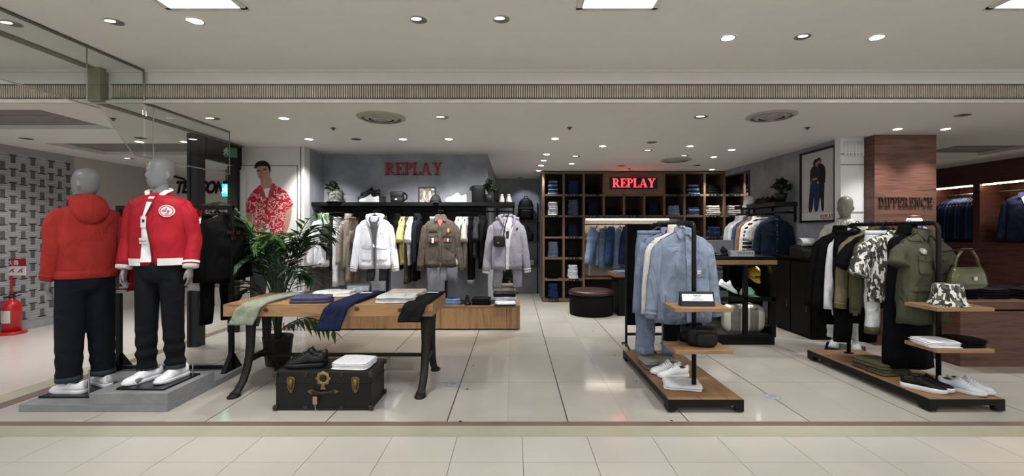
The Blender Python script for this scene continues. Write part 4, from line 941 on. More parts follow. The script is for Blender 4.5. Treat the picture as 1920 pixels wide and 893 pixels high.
for s in (-1, 1):
    xs = s * (hx - .105)
    for f_ in (-1, 1):
        yt = f_ * .13
        pts = [(xs, yt, TZ - .106), (xs, yt, TZ - .25), (xs, yt * 1.02, .42), (xs, f_ * .15, .3), (xs, f_ * .19, .18), (xs, f_ * .25, .09), (xs, f_ * .32, .04), (xs, f_ * .37, .022)]
        if s < 0 and f_ < 0: pts = [(p[0] - .0, *p[1:]) for p in pts]
        MB().tube(pts, [(.03, .055), (.026, .045), (.026, .04), (.026, .038), (.025, .036), (.024, .035), (.02, .035), (.014, .045)], 10, up=(0, 1, .3)).o('leg', m_iron, tb, True)
        MB().lathe([(.052, 0), (.055, .012), (.03, .03)], 14, (xs, f_ * .375, 0), sx=.9, sy=1.2).o('foot', m_iron, tb, True)
    MB().box(xs - .02, -.16, TZ - .16, xs + .02, .16, TZ - .106).o('leg_web', m_iron, tb, bev=.004)
    MB().box(xs - .018, -.14, .235, xs + .018, .14, .285).o('leg_web', m_iron, tb, bev=.004)
MB().tube([(-hx + .1, 0, .258), (hx - .1, 0, .258)], .018, 10).o('stretcher', m_iron, tb, True)
T = .001
def on_table(px, py): a = P(px, py, TZ); return a
# trousers over the edge
fz = TZ
drape('pale sage green trousers draped over left front edge of the table', -2.16, .19, [(4.50, fz), (3.835, fz), (3.822, fz - .04), (3.825, fz - .17)], .026, FAB('#8d9383', .8), 1, -.17, group='trousers draped over the table', w1=.21)
drape('navy blue trousers draped over centre front edge of the table', -1.40, .19, [(4.50, fz), (3.835, fz), (3.822, fz - .04), (3.825, fz - .22)], .03, FAB('#1c2340', .85), 2, -.19, group='trousers draped over the table', w1=.21)
drape('black trousers draped over right front edge of the table', -.80, .19, [(4.50, fz), (3.835, fz), (3.822, fz - .04), (3.825, fz - .145)], .026, FAB('#17181a', .85), 3, -.10, group='trousers draped over the table', w1=.19)
for x, y, lb in ((-2.13, 4.40, 'sage green'), (-1.43, 4.33, 'navy blue'), (-.79, 4.36, 'black')):
    tag(MB().box(-.055, -.035, 0, .055, .035, .0015).o('price_card', M('#d8d9da', .6), None, loc=(x, y, fz + .032), rot=(0, 0, .05)), f'white paper card lying on the {lb} trousers', 'card', 'cards on the draped trousers')
def folded(label, p, w_, d, h, mat, rz=0, cat='shirt', name='folded_shirt', seed=1, layers=2, group='folded shirts on the table', collar=None):
    o = inst(fold_mesh(w_, d, h, mat, seed, layers, .007), name, None, p, (0, 0, rz)); tag(o, label, cat, group)
    b = MB()
    if collar:
        b.tube([(-.06, d * .4, h - .003), (-.045, d * .3, h), (0, d * .24, h + .001), (.045, d * .3, h), (.06, d * .4, h - .003)], [(.005, .02)] * 5, 8, up=(0, 0, 1)).o('collar', mat, o, True)
        for s in (-1, 1): MB().box(s * w_ * .2 - .003, -d * .4, h * .95, s * w_ * .2 + .003, d * .35, h + .001).o('crease', mat, o, True)
    return o
folded('muted purple-blue folded shirt at front of the table', (-1.80, 3.99, TZ), .34, .24, .055, FAB('#4d4c66', .85), .1, seed=2, collar=1)
folded('white folded shirt behind the purple-blue one', (-1.73, 4.33, TZ), .36, .26, .05, FAB('#d9d8d5', .85), .06, seed=3, collar=1)
folded('pale grey folded shirt at front right of the table', (-1.04, 3.985, TZ), .34, .24, .06, FAB('#c9cbcb', .85), .05, seed=4, layers=3, collar=1)
folded('light beige folded shirt behind the pale grey one', (-1.03, 4.34, TZ), .36, .27, .055, FAB('#b7aba0', .85), .03, seed=5, collar=1)
sign_card('small grey lettered sign at the back of the wooden table', (-1.56, 4.50, TZ), 0, .24, .10, '#LITE*', None, '#2c2e30', '#7f8890', tz=.4, ink='#d5dde4', ts=.36)
# ================================================================ TRUNK
tr = thing('trunk', 'old black travel trunk with brass fittings under the table front', 'trunk', (-1.507, 3.72, 0))
m_tr = M('#101112', .45, 0, .3, 12, .15); m_br = M('#43372b', .5, .6, .35, 30)
tw, td, th_ = .377, .18, .307
MB().box(-tw, -td, .003, tw, td, .205).o('case', m_tr, tr, bev=.006)
MB().box(-tw, -td, .2065, tw, td, th_).o('lid', m_tr, tr, bev=.006)
for z in (.205, ): MB().box(-tw - .003, -td - .003, z - .006, tw + .003, td + .003, z + .006).o('seam_band', M('#191a1b', .4, .3), tr)
for z0, z1 in ((.0, .016), (th_ - .014, th_ + .002)):
    for y in (-td, td): MB().box(-tw - .003, y - .003, z0, tw + .003, y + .003, z1).o('edge_band', M('#2a2826', .45, .3), tr)
    for x in (-tw, tw): MB().box(x - .003, -td, z0, x + .003, td, z1).o('edge_band', M('#2a2826', .45, .3), tr)
for x in (-tw, tw):
    for y in (-td, td):
        for z in (.022, th_ - .022): MB().cbox((x, y, z), (.036, .036, .04)).o('corner_cap', m_br, tr, bev=.008)
for x in (-.14, .14):
    for z in (.016, th_ - .02): MB().prism([(x - .018, z + .02), (x + .018, z + .02), (x + .014, z - .015), (x, z - .022), (x - .014, z - .015)], -td - .006, -td, 'y').o('edge_clamp', m_br, tr, bev=.002)
def latch(x):
    o = MB().prism([(x - .034, .235), (x - .03, .262), (x, .27), (x + .03, .262), (x + .034, .235), (x + .025, .175), (x + .008, .14), (x - .008, .14), (x - .025, .175)], -td - .008, -td, 'y').o('latch', brass, tr, bev=.003)
    MB().tube([(x, -td - .012, .245), (x, -td - .016, .21), (x, -td - .01, .17)], [(.006, .014), (.008, .018), (.005, .01)], 8, up=(0, 1, 0)).o('hasp', brass, o, True)
latch(-.255); latch(.255)
br2 = M('#8d7c4a', .35, .8, .2, 30)
lk = MB().lathe([(.05, 0), (.054, .004), (.05, .01), (.03, .012), (.028, .006)], 24).o('lock_plate', br2, tr, True, loc=(0, -td - .001, .255), rot=(R(90), 0, 0))
for k in range(8):
    a = R(45 * k); MB().lathe([(.012, 0), (.01, .008)], 10, (.05 * math.cos(a), .05 * math.sin(a), 0)).o('boss', br2, lk)
MB().lathe([(.022, .006), (.022, .014), (.018, .015)], 16).o('lock_barrel', M('#141210', .4), lk, True)
MB().prism([(-.012, .21), (.012, .21), (.014, .185), (.026, .168), (-.026, .168), (-.014, .185)], -td - .012, -td, 'y').o('lock_tongue', br2, tr, bev=.003)
for s in (-1, 1): MB().prism([(s * .06, .155), (s * .085, .17), (s * .115, .16), (s * .125, .15), (s * .09, .13), (s * .065, .14)], -td - .01, -td, 'y').o('handle_mount', brass, tr, bev=.002)
MB().tube([(-.085, -td - .012, .152), (-.05, -td - .026, .148), (0, -td - .03, .146), (.05, -td - .026, .148), (.085, -td - .012, .152)], [(.005, .012)] * 5, 8, up=(0, 1, 0)).o('handle', M('#2a211c', .6), tr, True)
lt = MB().box(-.07, -td - .038, .06, -.034, -td - .03, .12).o('luggage_tag', M('#9b7f6b', .7), tr, bev=.003)
MB().tube([(-.052, -td - .034, .06), (-.05, -td - .035, .03), (-.044, -td - .03, .012)], .0025, 6).o('tag_string', M('#b8b0a6', .7), lt)
MB().tube([(-.052, -td - .034, .12), (-.05, -td - .036, .15)], .0025, 6).o('tag_strap', M('#2a211c', .6), lt)
blk_l = M('#0f1013', .4, 0, .2)
for dx, dy, lb in ((.0, 0, 'near shoe of the black sneaker pair on the trunk'), (-.02, .11, 'far shoe of the black sneaker pair on the trunk')):
    shoe(lb, (-1.705 + dx, 3.66 + dy, th_ + .002), R(-82), blk_l, M('#15161a', .5), M('#1b1c20', .6), .30, 'black sneakers on the trunk', tall=1.1, thick=.03)
stack(-1.31, 3.70, th_ + .002, 2, .30, .27, .026, white_cl, 'white folded t-shirt lying on the trunk, @ one', 'white t-shirts on the trunk', -.1, 't-shirt', 'folded_t_shirt', 4)
for (px, py), lb in (((849, 720.5), 'left'), ((1449, 744), 'right')):
    a = P(px, py); o = thing('floor_sticker', f'round blue-grey floor sticker, the {lb} one of two', 'sticker', (a.x, a.y, .0), 0, 'floor stickers')
    MB().lathe([(.068, .0003), (.068, .0012)], 28).o('disc', M('#8f93a3', .4), o); MB().lathe([(.05, .0013), (.05, .0016), (.04, .0016), (.04, .0013)], 28, cap0=False, cap1=False).o('printed_ring', M('#b3b6c2', .4), o)
for k, (px, py) in enumerate([(876, 730), (888, 686), (863, 790.5), (1112, 621), (1193, 715), (1152, 666), (1259, 789)]):
    a = P(px, py); tag(MB().lathe([(.012, -.003), (.012, .001)], 12).o('floor_stud', M('#1b1a19', .6), None, loc=a), f'tiny dark floor stud, {ORD[[2,1,0,3,5,4,6].index(k)] if False else ORD[k]} in the row between table and racks', 'floor stud', 'floor studs')
# ================================================================ GREY WALL: SIGN, SHELF, RAIL, PLATFORM
sg = thing('shop_sign', 'large red serif shop lettering on the grey wall', 'sign', (-1.6, 6.985, 2.16))
a, c = Q(722, 328, 6.97), Q(829, 305, 6.97); hgt = c.z - a.z
serif_word('REPLAY', a.x + 1.6, a.z - 2.16, hgt, sg, M('#9c2730', .45, 0, .05), -.03, .0, .05, (c.x - a.x) / (word_w('REPLAY', .05) * hgt))
SZ, RY, RZ2 = 1.84, 6.70, 1.707
sh = thing('hanging_shelf', 'long black wall shelf with hanging rail below the red lettering', 'shelf', (-1.5, 6.75, SZ))
MB().box(-1.51, -.2, -.055, 1.06, .235, 0).box(1.06, -.2, -.055, 1.51, .5, 0).o('board', M('#0e0e10', .5, spec=.15), sh, bev=.002)
MB().box(-1.48, .222, -.36, 1.06, .236, -.056).o('back_panel', M('#26272a', .6), sh)
for x in (-1.49, 1.49): MB().prism([(-.2, -.056), (.23, -.056), (.23, -.34), (.14, -.34)], x - .012, x + .012, 'x').o('side_bracket', M('#0e0e10', .5, spec=.15), sh)
MB().tube([(-1.48, -.05, RZ2 - SZ), (1.48, -.05, RZ2 - SZ)], .012, 8).o('rail', black_metal, sh)
for x in (-.47, .44): MB().box(x - .016, .19, .346 - SZ, x + .016, .222, -.056).box(x - .012, -.1, RZ2 - SZ - .012, x + .012, .222, RZ2 - SZ + .012).o('upright', black_metal, sh)
pf = thing('wooden_platform', 'low oak platform along the grey wall with panelled front', 'platform', (-1.44, 6.69, 0))
xa, xb = -2.962 + 1.44, .084 + 1.44
m_pan = WOOD('#94734f', '#7c5d3f', (9, 9, .7), 1.6, .5)
MB().box(xa, -.27, .02, xb, .29, .345).o('carcass', m_oak2, pf)
xs = [xa] + [Q(x, 600, 6.396).x + 1.44 for x in (700, 826, 950)] + [xb]
for p0, p1 in zip(xs, xs[1:]): MB().box(p0 + .002, -.292, .02, p1 - .002, -.27, .322).o('front_panel', m_pan, pf, bev=.002)
MB().box(xa, -.296, .324, xb, .29, .347).o('top', m_oak2, pf, bev=.002)
# ---- goods on the shelf
def sx(px, d=6.7): return (px - CX) / F * d
small_plant('small green plant in dark pot at left end of wall shelf', (sx(622), 6.72, SZ), M('#2a2b30', .5), M('#1c2a1a', .6, 0, .3, 30), (.055, .07, .16), (.11, .1), 46, 3, .05)
camo_g = BLOTCH('grey_camouflage', [(0, '#3c3d3a'), (.42, '#6a6b66'), (.52, '#4a4b47'), (.6, '#2e2f2d')], 14, .8)
bucket_hat('grey-green bucket hat with white tag on the wall shelf', (sx(634), 6.62, SZ), 0, camo_g, 1.0)
bx_ = thing('display_box', 'black open shoe display box under the black sneaker', 'box', (sx(695), 6.74, SZ))
MB().box(-.19, -.06, .0, .19, .1, .10).o('shell', M('#202125', .5), bx_, bev=.004); MB().box(-.15, -.062, .012, .15, -.058, .09).o('panel', M('#3a3b3d', .6), bx_)
shoe('black sneaker on top of the shoe display box', (sx(692), 6.755, SZ + .10), R(-90), blk_l, blk_l, blk_l, .29, 'sneakers on the wall shelf', 1.15)
shoe('white low sneaker in front of the shoe display box', (sx(695), 6.62, SZ), R(-90), white_lea, white_sole, white_lea, .29, 'sneakers on the wall shelf')
cb = thing('camera_bag', 'small black box bag with strap on the wall shelf', 'bag', (sx(745), 6.7, SZ))
bag_body(.2, .11, .16, .06).o('body', M('#17181a', .6, bump=.2), cb, True); bag_body(.205, .12, .08, .1).o('flap', M('#1d1e20', .55), cb, True, loc=(0, -.004, .085))
MB().tube([(.09, 0, .03), (.14, 0, .06), (.14, 0, .12), (.09, 0, .15)], (.012), 8).o('strap', M('#111', .6) if False else black_matte, cb, True); MB().box(-.018, -.064, .04, .012, -.058, .06).o('logo_plate', M('#c8c8c8', .4), cb)
fp = thing('framed_picture', 'small framed picture of folded denim leaning on the shelf', 'picture', (sx(797), 6.86, SZ))
for q in ((-.135, 0, -.115, .255), (.115, 0, .135, .255), (-.115, 0, .115, .02), (-.115, .235, .115, .255)): MB().box(q[0], -.01, q[1], q[2], .01, q[3]).o('frame', M('#1a1b1e', .4), fp)
MB().box(-.116, .002, .019, .116, .008, .236).o('print', BLOTCH('denim_print', [(0, '#6b6660'), (.45, '#8d877e'), (.55, '#a59e94'), (.65, '#7a746c')], 9, 2), fp)
for s in (-1, 1): MB().tube([(s * .02, .0, .03), (s * .05, .0, .1), (s * .035, .0, .19)], [(.002, .02)] * 3, 6, up=(0, 1, 0)).o('printed_pocket', M('#b9b2a7', .7), fp, True)
tag(MB().box(.06, -.014, .205, .105, -.011, .222).o('price_card', M('#e8e8e8', .5), None, loc=(sx(797), 6.86, SZ), rot=(0, R(-30), 0)), 'tiny white card stuck on the framed picture', 'card') if False else MB().box(.07, -.013, .2, .11, -.0105, .225).o('corner_card', M('#e8e8e8', .5), fp)
cap('black baseball cap on the wall shelf in front of the picture', (sx(817, 6.65), 6.65, SZ + .002), (0, 0, R(10)), M('#15161a', .8), 1.0)
shoe('chunky white running sneaker on the wall shelf', (sx(856), 6.64, SZ), R(-90), white_lea, white_sole, white_lea, .31, 'sneakers on the wall shelf', 1.0, .045, 'sneaker', 1)
bk = thing('bucket_bag', 'black cylindrical drawstring bag on the wall shelf', 'bag', (sx(897), 6.72, SZ))
MB().lathe([(.09, 0), (.1, .01), (.105, .2), (.115, .24), (.1, .25), (.03, .245)], 24).o('body', M('#0e0f10', .6, bump=.3, bscale=30), bk, True); MB().tube([(-.1, 0, .19), (-.13, -.01, .21), (-.11, -.01, .235)], .01, 6).o('strap', black_matte, bk, True)
small_plant('leafy green plant in dark pot right of the black drawstring bag', (sx(917, 6.75), 6.75, SZ), M('#1d1f20', .5), M('#23331f', .6, 0, .3, 30), (.055, .065, .13), (.09, .16), 50, 9, .055)
for x, y, h, lb in ((930, 6.8, .2, 'tall'), (942, 6.82, .16, 'short')): tag(MB().cbox((sx(x), y, SZ + h / 2), (.07, .07, h)).o('candle_box', black_matte, None, bev=.004), f'{lb} black box near right end of the wall shelf', 'box', 'black boxes on the shelf')
for x, lb in ((941, 'left'), (954, 'right')): shoe(f'{lb} shoe of the small off-white pair at shelf end', (sx(x, 6.66), 6.68, SZ), R(180), M('#c9c6bf', .6), M('#b5b2ab', .6), white_lea, .26, 'off-white shoes at the shelf end')
# ---- clothes on the rail: side-on pieces
grp = 'clothes on the grey wall rail'
def side(px, kind, label, mat, L, rz=90, **kw):
    d = RY; x = sx(px, d); kw.setdefault('seed', int(px)); kw.setdefault('dp', .05); kw.setdefault('sw', .2); kw.setdefault('hw', .21)
    nm, cat = kind
    return garment(nm, label, cat, (x, d, RZ2), R(rz), mat, L=L, group=grp, **kw)
JK, TS, SHT, CT = ('jacket', 'jacket'), ('t_shirt', 't-shirt'), ('shirt', 'shirt'), ('coat', 'coat')
MB().tube([(-1.33, -.05, RZ2 - SZ), (-1.33, -.24, RZ2 - SZ)], .009, 8).o('face_out_arm', black_metal, sh)
garment('jacket', 'white jacket at far left of the grey wall rail', 'jacket', (-2.77, 6.53, RZ2), R(66), FAB('#dfe2e8', .7), L=.72, group=grp, collar='stand', dp=.06, sw=.2, hw=.21, seed=585)
for px_ in (703, 826, 950):
    x_ = sx(px_, 6.4) + 1.5; MB().tube([(x_, -.05, RZ2 - SZ), (x_, -.45, RZ2 - SZ - .004)], .009, 8).o('face_out_arm', black_metal, sh)
side(604, TS, 'pale sage t-shirt next to the leftmost white jacket', FAB('#9aa297'), .58, sl=.2, sr=(.07, .08), spread=.1)
side(613, SHT, 'brown-grey shirt on the left of grey wall rail', FAB('#655b50'), .76, collar='shirt')
camo_d = BLOTCH('dark_camouflage', [(0, '#2f2f2a'), (.4, '#55574c'), (.5, '#3d3f36'), (.58, '#7b7a6c'), (.66, '#24241f')], 18, 1)
side(622, TS, 'dark camouflage t-shirt on the grey wall rail', camo_d, .62, sl=.2, sr=(.08, .09), spread=.1, dp=.06)
trousers('trousers', 'dark patterned trousers below the camouflage t-shirt', (sx(627, RY), RY, RZ2), R(90), BLOTCH('dark_pattern', [(0, '#151515'), (.5, '#2b2a27'), (.6, '#101010')], 20, 1), .78, .15, .08, .02, .04, grp)
trousers('trousers', 'long white trousers hung between camouflage t-shirt and beige jacket', (sx(636, RY), RY, RZ2), R(86), FAB('#d6d7da', .8), 1.02, .16, .08, .02, .045, grp)
side(655, JK, 'shiny beige jacket left of the white hooded jacket', M('#8c8178', .38, 0, .15, 12, .3, 9), .76, 75, collar='stand', dp=.085)
trousers('trousers', 'beige trousers below the shiny beige jacket', (sx(662, RY), RY, RZ2), R(80), FAB('#857a70', .7), .98, .16, .08, .03, .045, grp)
side(746, CT, 'black coat right of the white hooded jacket', FAB('#0e0f12'), .78, dp=.06, collar='stand')
side(757, TS, 'pale yellow t-shirt on the grey wall rail', FAB('#cdbf76'), .70, sl=.22, sr=(.075, .085), spread=.1, dp=.05)
trousers('trousers', 'olive-grey trousers beside the yellow t-shirt', (sx(765, RY), RY, RZ2), R(90), FAB('#44453c'), .98, .15, .08, .02, .035, grp)
side(772, TS, 'white t-shirt between yellow t-shirt and navy jacket', FAB('#d9dce0'), .7, sl=.22, sr=(.07, .08), spread=.1, dp=.045)
side(783, JK, 'navy-black jacket left of the brown military jacket', FAB('#14161d'), .78, collar='stand', dp=.06)
trousers('trousers', 'black trousers below the navy-black jacket', (sx(781, RY), RY, RZ2), R(90), FAB('#0f0f12'), .94, .15, .08, .02, .04, grp)
side(861, SHT, 'cream shirt just right of the brown military jacket', FAB('#d3d0c8'), .72, dp=.045)
side(873, TS, 'light grey t-shirt on the grey wall rail', FAB('#9a9b97'), .74, sl=.22, sr=(.07, .085), spread=.1, dp=.05)
trousers('trousers', 'long black trousers right of the light grey t-shirt', (sx(884, RY), RY, RZ2), R(90), FAB('#0d0d0f'), .98, .15, .085, .03, .05, grp, FAB('#77777a'))
side(894, TS, 'charcoal t-shirt on the grey wall rail', FAB('#2c2d2f'), .6, sl=.2, sr=(.07, .08), spread=.1)
side(905, SHT, 'black shirt left of the lavender jacket', FAB('#101113'), .75, dp=.06, collar='shirt')
# ---- face-out jackets
def face(px, d, z, **k): return ((px - CX) / F * d, d, z)
lp = face(703, 6.40, 1.715)
g = garment('hooded_jacket', 'white hooded jacket facing out on the grey wall rail', 'jacket', lp, R(4), FAB('#e3e6ee', .6, .03, .3), L=.75, sw=.21, hw=.225, dp=.07, sl=.62, spread=.085, collar='hood', seed=11, group=grp, sr=(.075, .052), cuff=FAB('#dde0e8', .6))
tp = g.top
rows = [(tp - .01, -.07, .07), (tp - .06, -.075, .075), (tp - .12, -.07, .07), (tp - .2, -.045, .055), (tp - .3, -.025, .04), (tp - .5, -.01, .034), (tp - .74, -.005, .03)]
o = part(g, rows, FAB('#55565a', .8), 'inner_t_shirt', .008, .004)
part(g, [(tp - .01, -.055, .055), (tp - .05, -.05, .05), (tp - .085, -.03, .03)], FAB('#b4b8c4'), 'inner_collar', .013, .004)
for s, k in ((-1, 1), (1, 2)): part(g, [(z, (r[k] - .006), (r[k] + .006)) for r in rows[2:] for z in (r[0],)], M('#8e8a84', .5), 'zip', .014, .006, 2)
pocket(g, -.17, -.035, tp - .62, tp - .43); pocket(g, .045, .185, tp - .62, tp - .43)
trousers('trousers', 'charcoal trousers below the white hooded jacket', (lp[0] + .01, 6.46, 1.715), R(4), FAB('#3c3d40'), .93, .14, .075, .01, .04, grp)
lp = face(826, 6.40, 1.705)
brn = FAB('#4d463f', .8, .1, .35)
g = garment('military_jacket', 'brown-grey military jacket with patches over coral t-shirt', 'jacket', lp, R(4), brn, L=.72, sw=.215, hw=.225, dp=.075, sl=.60, spread=.075, collar='shirt', seed=12, group=grp, sr=(.08, .05), cuff=brn)
tp = g.top
part(g, [(tp + .006, -.06, .06), (tp - .04, -.045, .045), (tp - .09, -.022, .022), (tp - .13, -.004, .006)], FAB('#e0565a', .8), 'inner_t_shirt', .010, .004)
part(g, [(tp - .13, -.018, .018), (tp - .4, -.018, .018), (tp - .71, -.018, .018)], brn, 'placket', .012, .006)
pocket(g, -.165, -.045, tp - .36, tp - .25); pocket(g, .05, .17, tp - .36, tp - .25)
part(g, [(tp - .19, -.16, -.045), (tp - .215, -.16, -.045)], M('#23201e', .7), 'name_tape', .014, .005)
part(g, [(tp - .19, .1, .155), (tp - .22, .1, .155)], M('#23201e', .7), 'name_tape', .014, .005)
part(g, [(tp - .165, .105, .13), (tp - .2, .1, .135), (tp - .225, .112, .122)], M('#b58a4a', .5), 'badge', .02, .005)
part(g, [(tp - .3, -.115, -.085), (tp - .37, -.115, -.085)], M('#c9c5bd', .6), 'badge', .022, .005)
part(g, [(tp - .31, -.07, -.035), (tp - .35, -.07, -.035)], M('#7c2a33', .6), 'badge', .022, .005)
part(g, [(tp - .31, .095, .125), (tp - .34, .1, .12), (tp - .36, .108, .113)], M('#d5a87f', .6), 'badge', .022, .005)
part(g, [(tp - .375, .075, .15), (tp - .41, .075, .15), (tp - .45, .108, .117)], M('#332e2a', .7), 'heart_patch', .016, .005)
trousers('trousers', 'pale grey-white trousers hanging below the brown military jacket', (lp[0] - .05, 6.5, 1.705), R(20), FAB('#a9adb8'), .92, .12, .07, .01, .04, grp)
lp = face(950, 6.34, 1.70)
lav = FAB('#8f8b98', .6, .06, .35)
g = garment('hooded_jacket', 'pale lavender hooded jacket facing out at right end of rail', 'jacket', lp, R(12), lav, L=.74, sw=.215, hw=.225, dp=.08, sl=.62, spread=.085, collar='hood', seed=13, group=grp, sr=(.08, .052), cuff=FAB('#d7d6da', .7))
tp = g.top
rows = [(tp - .0, -.055, .06), (tp - .08, -.05, .055), (tp - .16, -.06, .06), (tp - .28, -.045, .03), (tp - .42, -.03, .01), (tp - .73, -.025, .0)]
o = part(g, rows, FAB('#cfcfd3', .8), 'inner_t_shirt', .008, .004)
part(g, [(tp - .2, -.03, .02), (tp - .3, -.022, .01)], M('#2a2a2c', .7), 'shirt_print', .012, .002)
part(g, [(r[0], r[2] - .004, r[2] + .008) for r in rows[1:]], M('#d9d9dc', .5), 'zip', .014, .006, 2)
part(g, [(tp - .15, .13, .142), (tp - .165, .12, .155), (tp - .18, .13, .142)], M('#1a1a1c', .6), 'chest_mark', .012, .003, 2)
trousers('trousers', 'pale lavender trousers below the lavender hooded jacket', (lp[0] + .01, 6.42, 1.70), R(12), lav, 1.0, .17, .085, .06, .05, grp)
cr = thing('crossbody_bag', 'small black crossbody bag worn over the lavender jacket', 'bag', (lp[0] - .10, 6.215, 1.20))
bag_body(.17, .07, .15, .05).o('body', M('#101114', .6), cr, True); MB().box(-.03, -.039, .05, .0, -.036, .062).o('logo_plate', M('#9a9a9c', .4), cr)
MB().tube([(.06, .0, .14), (.08, -.03, .28), (.13, .03, .47), (.15, .12, .5)], .008, 6).o('strap', black_matte, cr, True)
# ---- things on the platform
PZ = .347; rnd = random.Random(2)
PX = lambda px, d=6.52: (px - CX) / F * d
stack(PX(849), 6.56, PZ, 2, .26, .22, .042, DENIM('#5a7394'), 'light blue folded jeans on the platform, @ of two', 'goods on the oak platform', .05)
shoe('single black loafer on the platform between folded jeans', (PX(876), 6.56, PZ), R(8), blk_l, blk_l, blk_l, .26, 'goods on the oak platform', name='loafer')
stack(PX(903), 6.56, PZ, 3, .27, .24, .032, FAB('#15161b'), 'black folded trousers on the platform, @ of the stack', 'goods on the oak platform', 0, 'trousers', 'folded_trousers')
stack(PX(948), 6.48, PZ, 2, .3, .24, .025, white_cl, 'white and navy folded shirt at platform end, @ one', 'goods on the oak platform', .03, 'shirt', 'folded_shirt', mats=[FAB('#30374d'), white_cl])
stack(PX(946, 6.75), 6.76, PZ, 6, .34, .26, .045, FAB('#6a645f'), 'folded knitwear stacked at back of platform end, @', 'goods on the oak platform', .03, 'knitwear', 'folded_knit', mats=[FAB('#8d8f95'), FAB('#c9c9cc'), FAB('#20232e'), FAB('#54504d'), FAB('#9a958d'), FAB('#6d675f')])
# ---- end of the passage
ps_ = thing('passage_shelves', 'black wall shelves with bags at the end of the passage', 'shelf', (-.02, 10.0, 0))
for z in (.62, 1.15, 1.62): MB().box(-.36, -.2, z, .56, .19, z + .04).o('shelf_board', M('#1a1b1e', .5), ps_)
for x in (-.35, .55): MB().box(x - .012, .13, 0, x + .012, .17, 2.05).o('upright', black_metal, ps_)
bp_ = thing('backpack', 'black backpack on the shelf at the passage end', 'backpack', (.26, 9.98, 1.66))
b = MB(); n = 24
b.loft([[(w_ * spow(math.cos(2 * math.pi * j / n), .75), .1 * k * spow(math.sin(2 * math.pi * j / n), .75), z) for j in range(n)] for w_, k, z in ((.15, .9, 0), (.17, 1, .03), (.175, 1, .2), (.17, .98, .32), (.14, .9, .42), (.08, .7, .475), (.02, .3, .49))]).o('body', M('#0d0e11', .6), bp_, True)
bag_body(.27, .08, .19, .08).o('front_pocket', M('#0b0c0f', .6), bp_, True, loc=(0, -.09, .03)); MB().box(-.15, -.108, .255, .15, -.1, .27).o('zip', M('#55565a', .4), bp_)
MB().tube([(-.05, .03, .46), (-.03, .03, .53), (.03, .03, .53), (.05, .03, .46)], .01, 8).o('grab_handle', black_matte, bp_, True)
hb = thing('handbag', 'dark handbag on the passage shelf below the backpack', 'bag', (.26, 9.95, 1.19))
bag_body(.34, .14, .2, .08).o('body', M('#141417', .5), hb, True); MB().tube([(-.09, 0, .18), (-.06, 0, .3), (.06, 0, .3), (.09, 0, .18)], .01, 8).o('handle', M('#2a2a2d', .5), hb, True)
stack(.28, 9.98, .66, 2, .34, .26, .05, FAB('#8f8f8f'), 'pale grey folded blanket on lowest passage shelf, @ one', 'goods on the passage shelves', 0, 'blanket', 'folded_blanket')
for k, x in enumerate((-.22, -.12, -.02)): stack(x * 1.0, 9.98, 1.19, 1, .09, .2, .12, M(['#4c4b52', '#2d2d33', '#73727a'][k], .6), f'{["mid grey", "dark grey", "light grey"][k]} small box on the passage shelf', 'boxes on the passage shelf', 0, 'box', 'small_box')
small_plant('dark green plant on the floor behind the lavender jacket', (-.1, 7.05, 0), M('#1d1f20', .5), M('#1d2d1b', .6, 0, .3, 30), (.09, .11, .3), (.2, .5), 70, 21, .09, 'floor_plant')
spot((.2, 9.6, CEIL - .04), 12, (.25, 10.1, 1.9), 70, .6, (.85, .9, 1))
# ================================================================ DENIM SHELVING WALL
m_sh = WOOD('#6e5640', '#574330', (1, 9, 9), 2.0, .55); m_shv = WOOD('#6e5640', '#574330', (9, 9, 1), 2.0, .55)
m_back = WOOD('#231812', '#18100c', (1, 9, 9), 2, .7)
DX, DP = .585, .40; DY0, DY1 = 8.9, 9.29
ZR = [0.0, .445, .869, 1.285, 1.711, 2.13, CEIL - .02]
dw = thing('denim_shelving', 'oak cubby shelving wall filled with folded jeans', 'shelving', (0, DY0, 0))
D_ = DY1 - DY0
def col(k): return DX + DP * k
def up(k, z0, z1): MB().box(col(k) - .022, 0, z0, col(k) + .022, D_, z1).o('upright', m_shv, dw, bev=.002)
for k in (0, 1, 2, 7, 8, 9): up(k, 0, CEIL - .02)
for k in (3, 4, 5, 6): up(k, ZR[4], ZR[5] + (0 if k in (4, 5) else .46))
def shelf(k0, k1, z, nm='shelf'): MB().box(col(k0) + .022, .004, z - .02, col(k1) - .022, D_, z + .02).o(nm, m_sh, dw, bev=.002)
for k in (0, 1, 7, 8):
    for z in ZR[1:6]: shelf(k, k + 1, z)
for k in range(2, 7):
    for z in ZR[4:6]: shelf(k, k + 1, z)
shelf(2, 7, ZR[1] + .03); 
for k in (0, 1, 2, 3, 4, 5, 6, 7, 8): MB().box(col(k) + .022, .002, 0, col(k + 1) - .022, D_, .06).o('plinth_board', m_sh, dw)
MB().box(col(0), -.002, CEIL - .055, col(9), D_, CEIL - .015).o('top_board', m_sh, dw)
MB().box(col(0), D_ - .012, .06, col(9), D_, CEIL - .06).o('back_panel', m_back, dw)
MB().box(col(3) + .022, .006, ZR[5] + .02, col(6) - .022, .03, CEIL - .055).o('sign_panel', WOOD('#7d6146', '#66503a', (1, 9, 9), 2.2, .5), dw)
# price holders on the shelf edges
for k, r in ((0, 4), (1, 4), (2, 4), (4, 4), (1, 5), (2, 5), (6, 5), (7, 5), (8, 5), (8, 4), (1, 3), (1, 2), (0, 0), (8, 3), (1, 1)):
    x = (col(k) + col(k + 1)) / 2; z = ZR[r] + (.04 if r == 0 else 0)
    o = MB().box(x - .105, -.016, z - .026, x + .105, .0035, z + .018).o('price_holder', M('#17171a', .4), dw, bev=.002)
    for dx in (-.06, -.0): MB().box(x + dx - .012, -.0175, z - .01, x + dx + .012, -.016, z + .004).o('price_print', M('#8f8f92', .5), o)
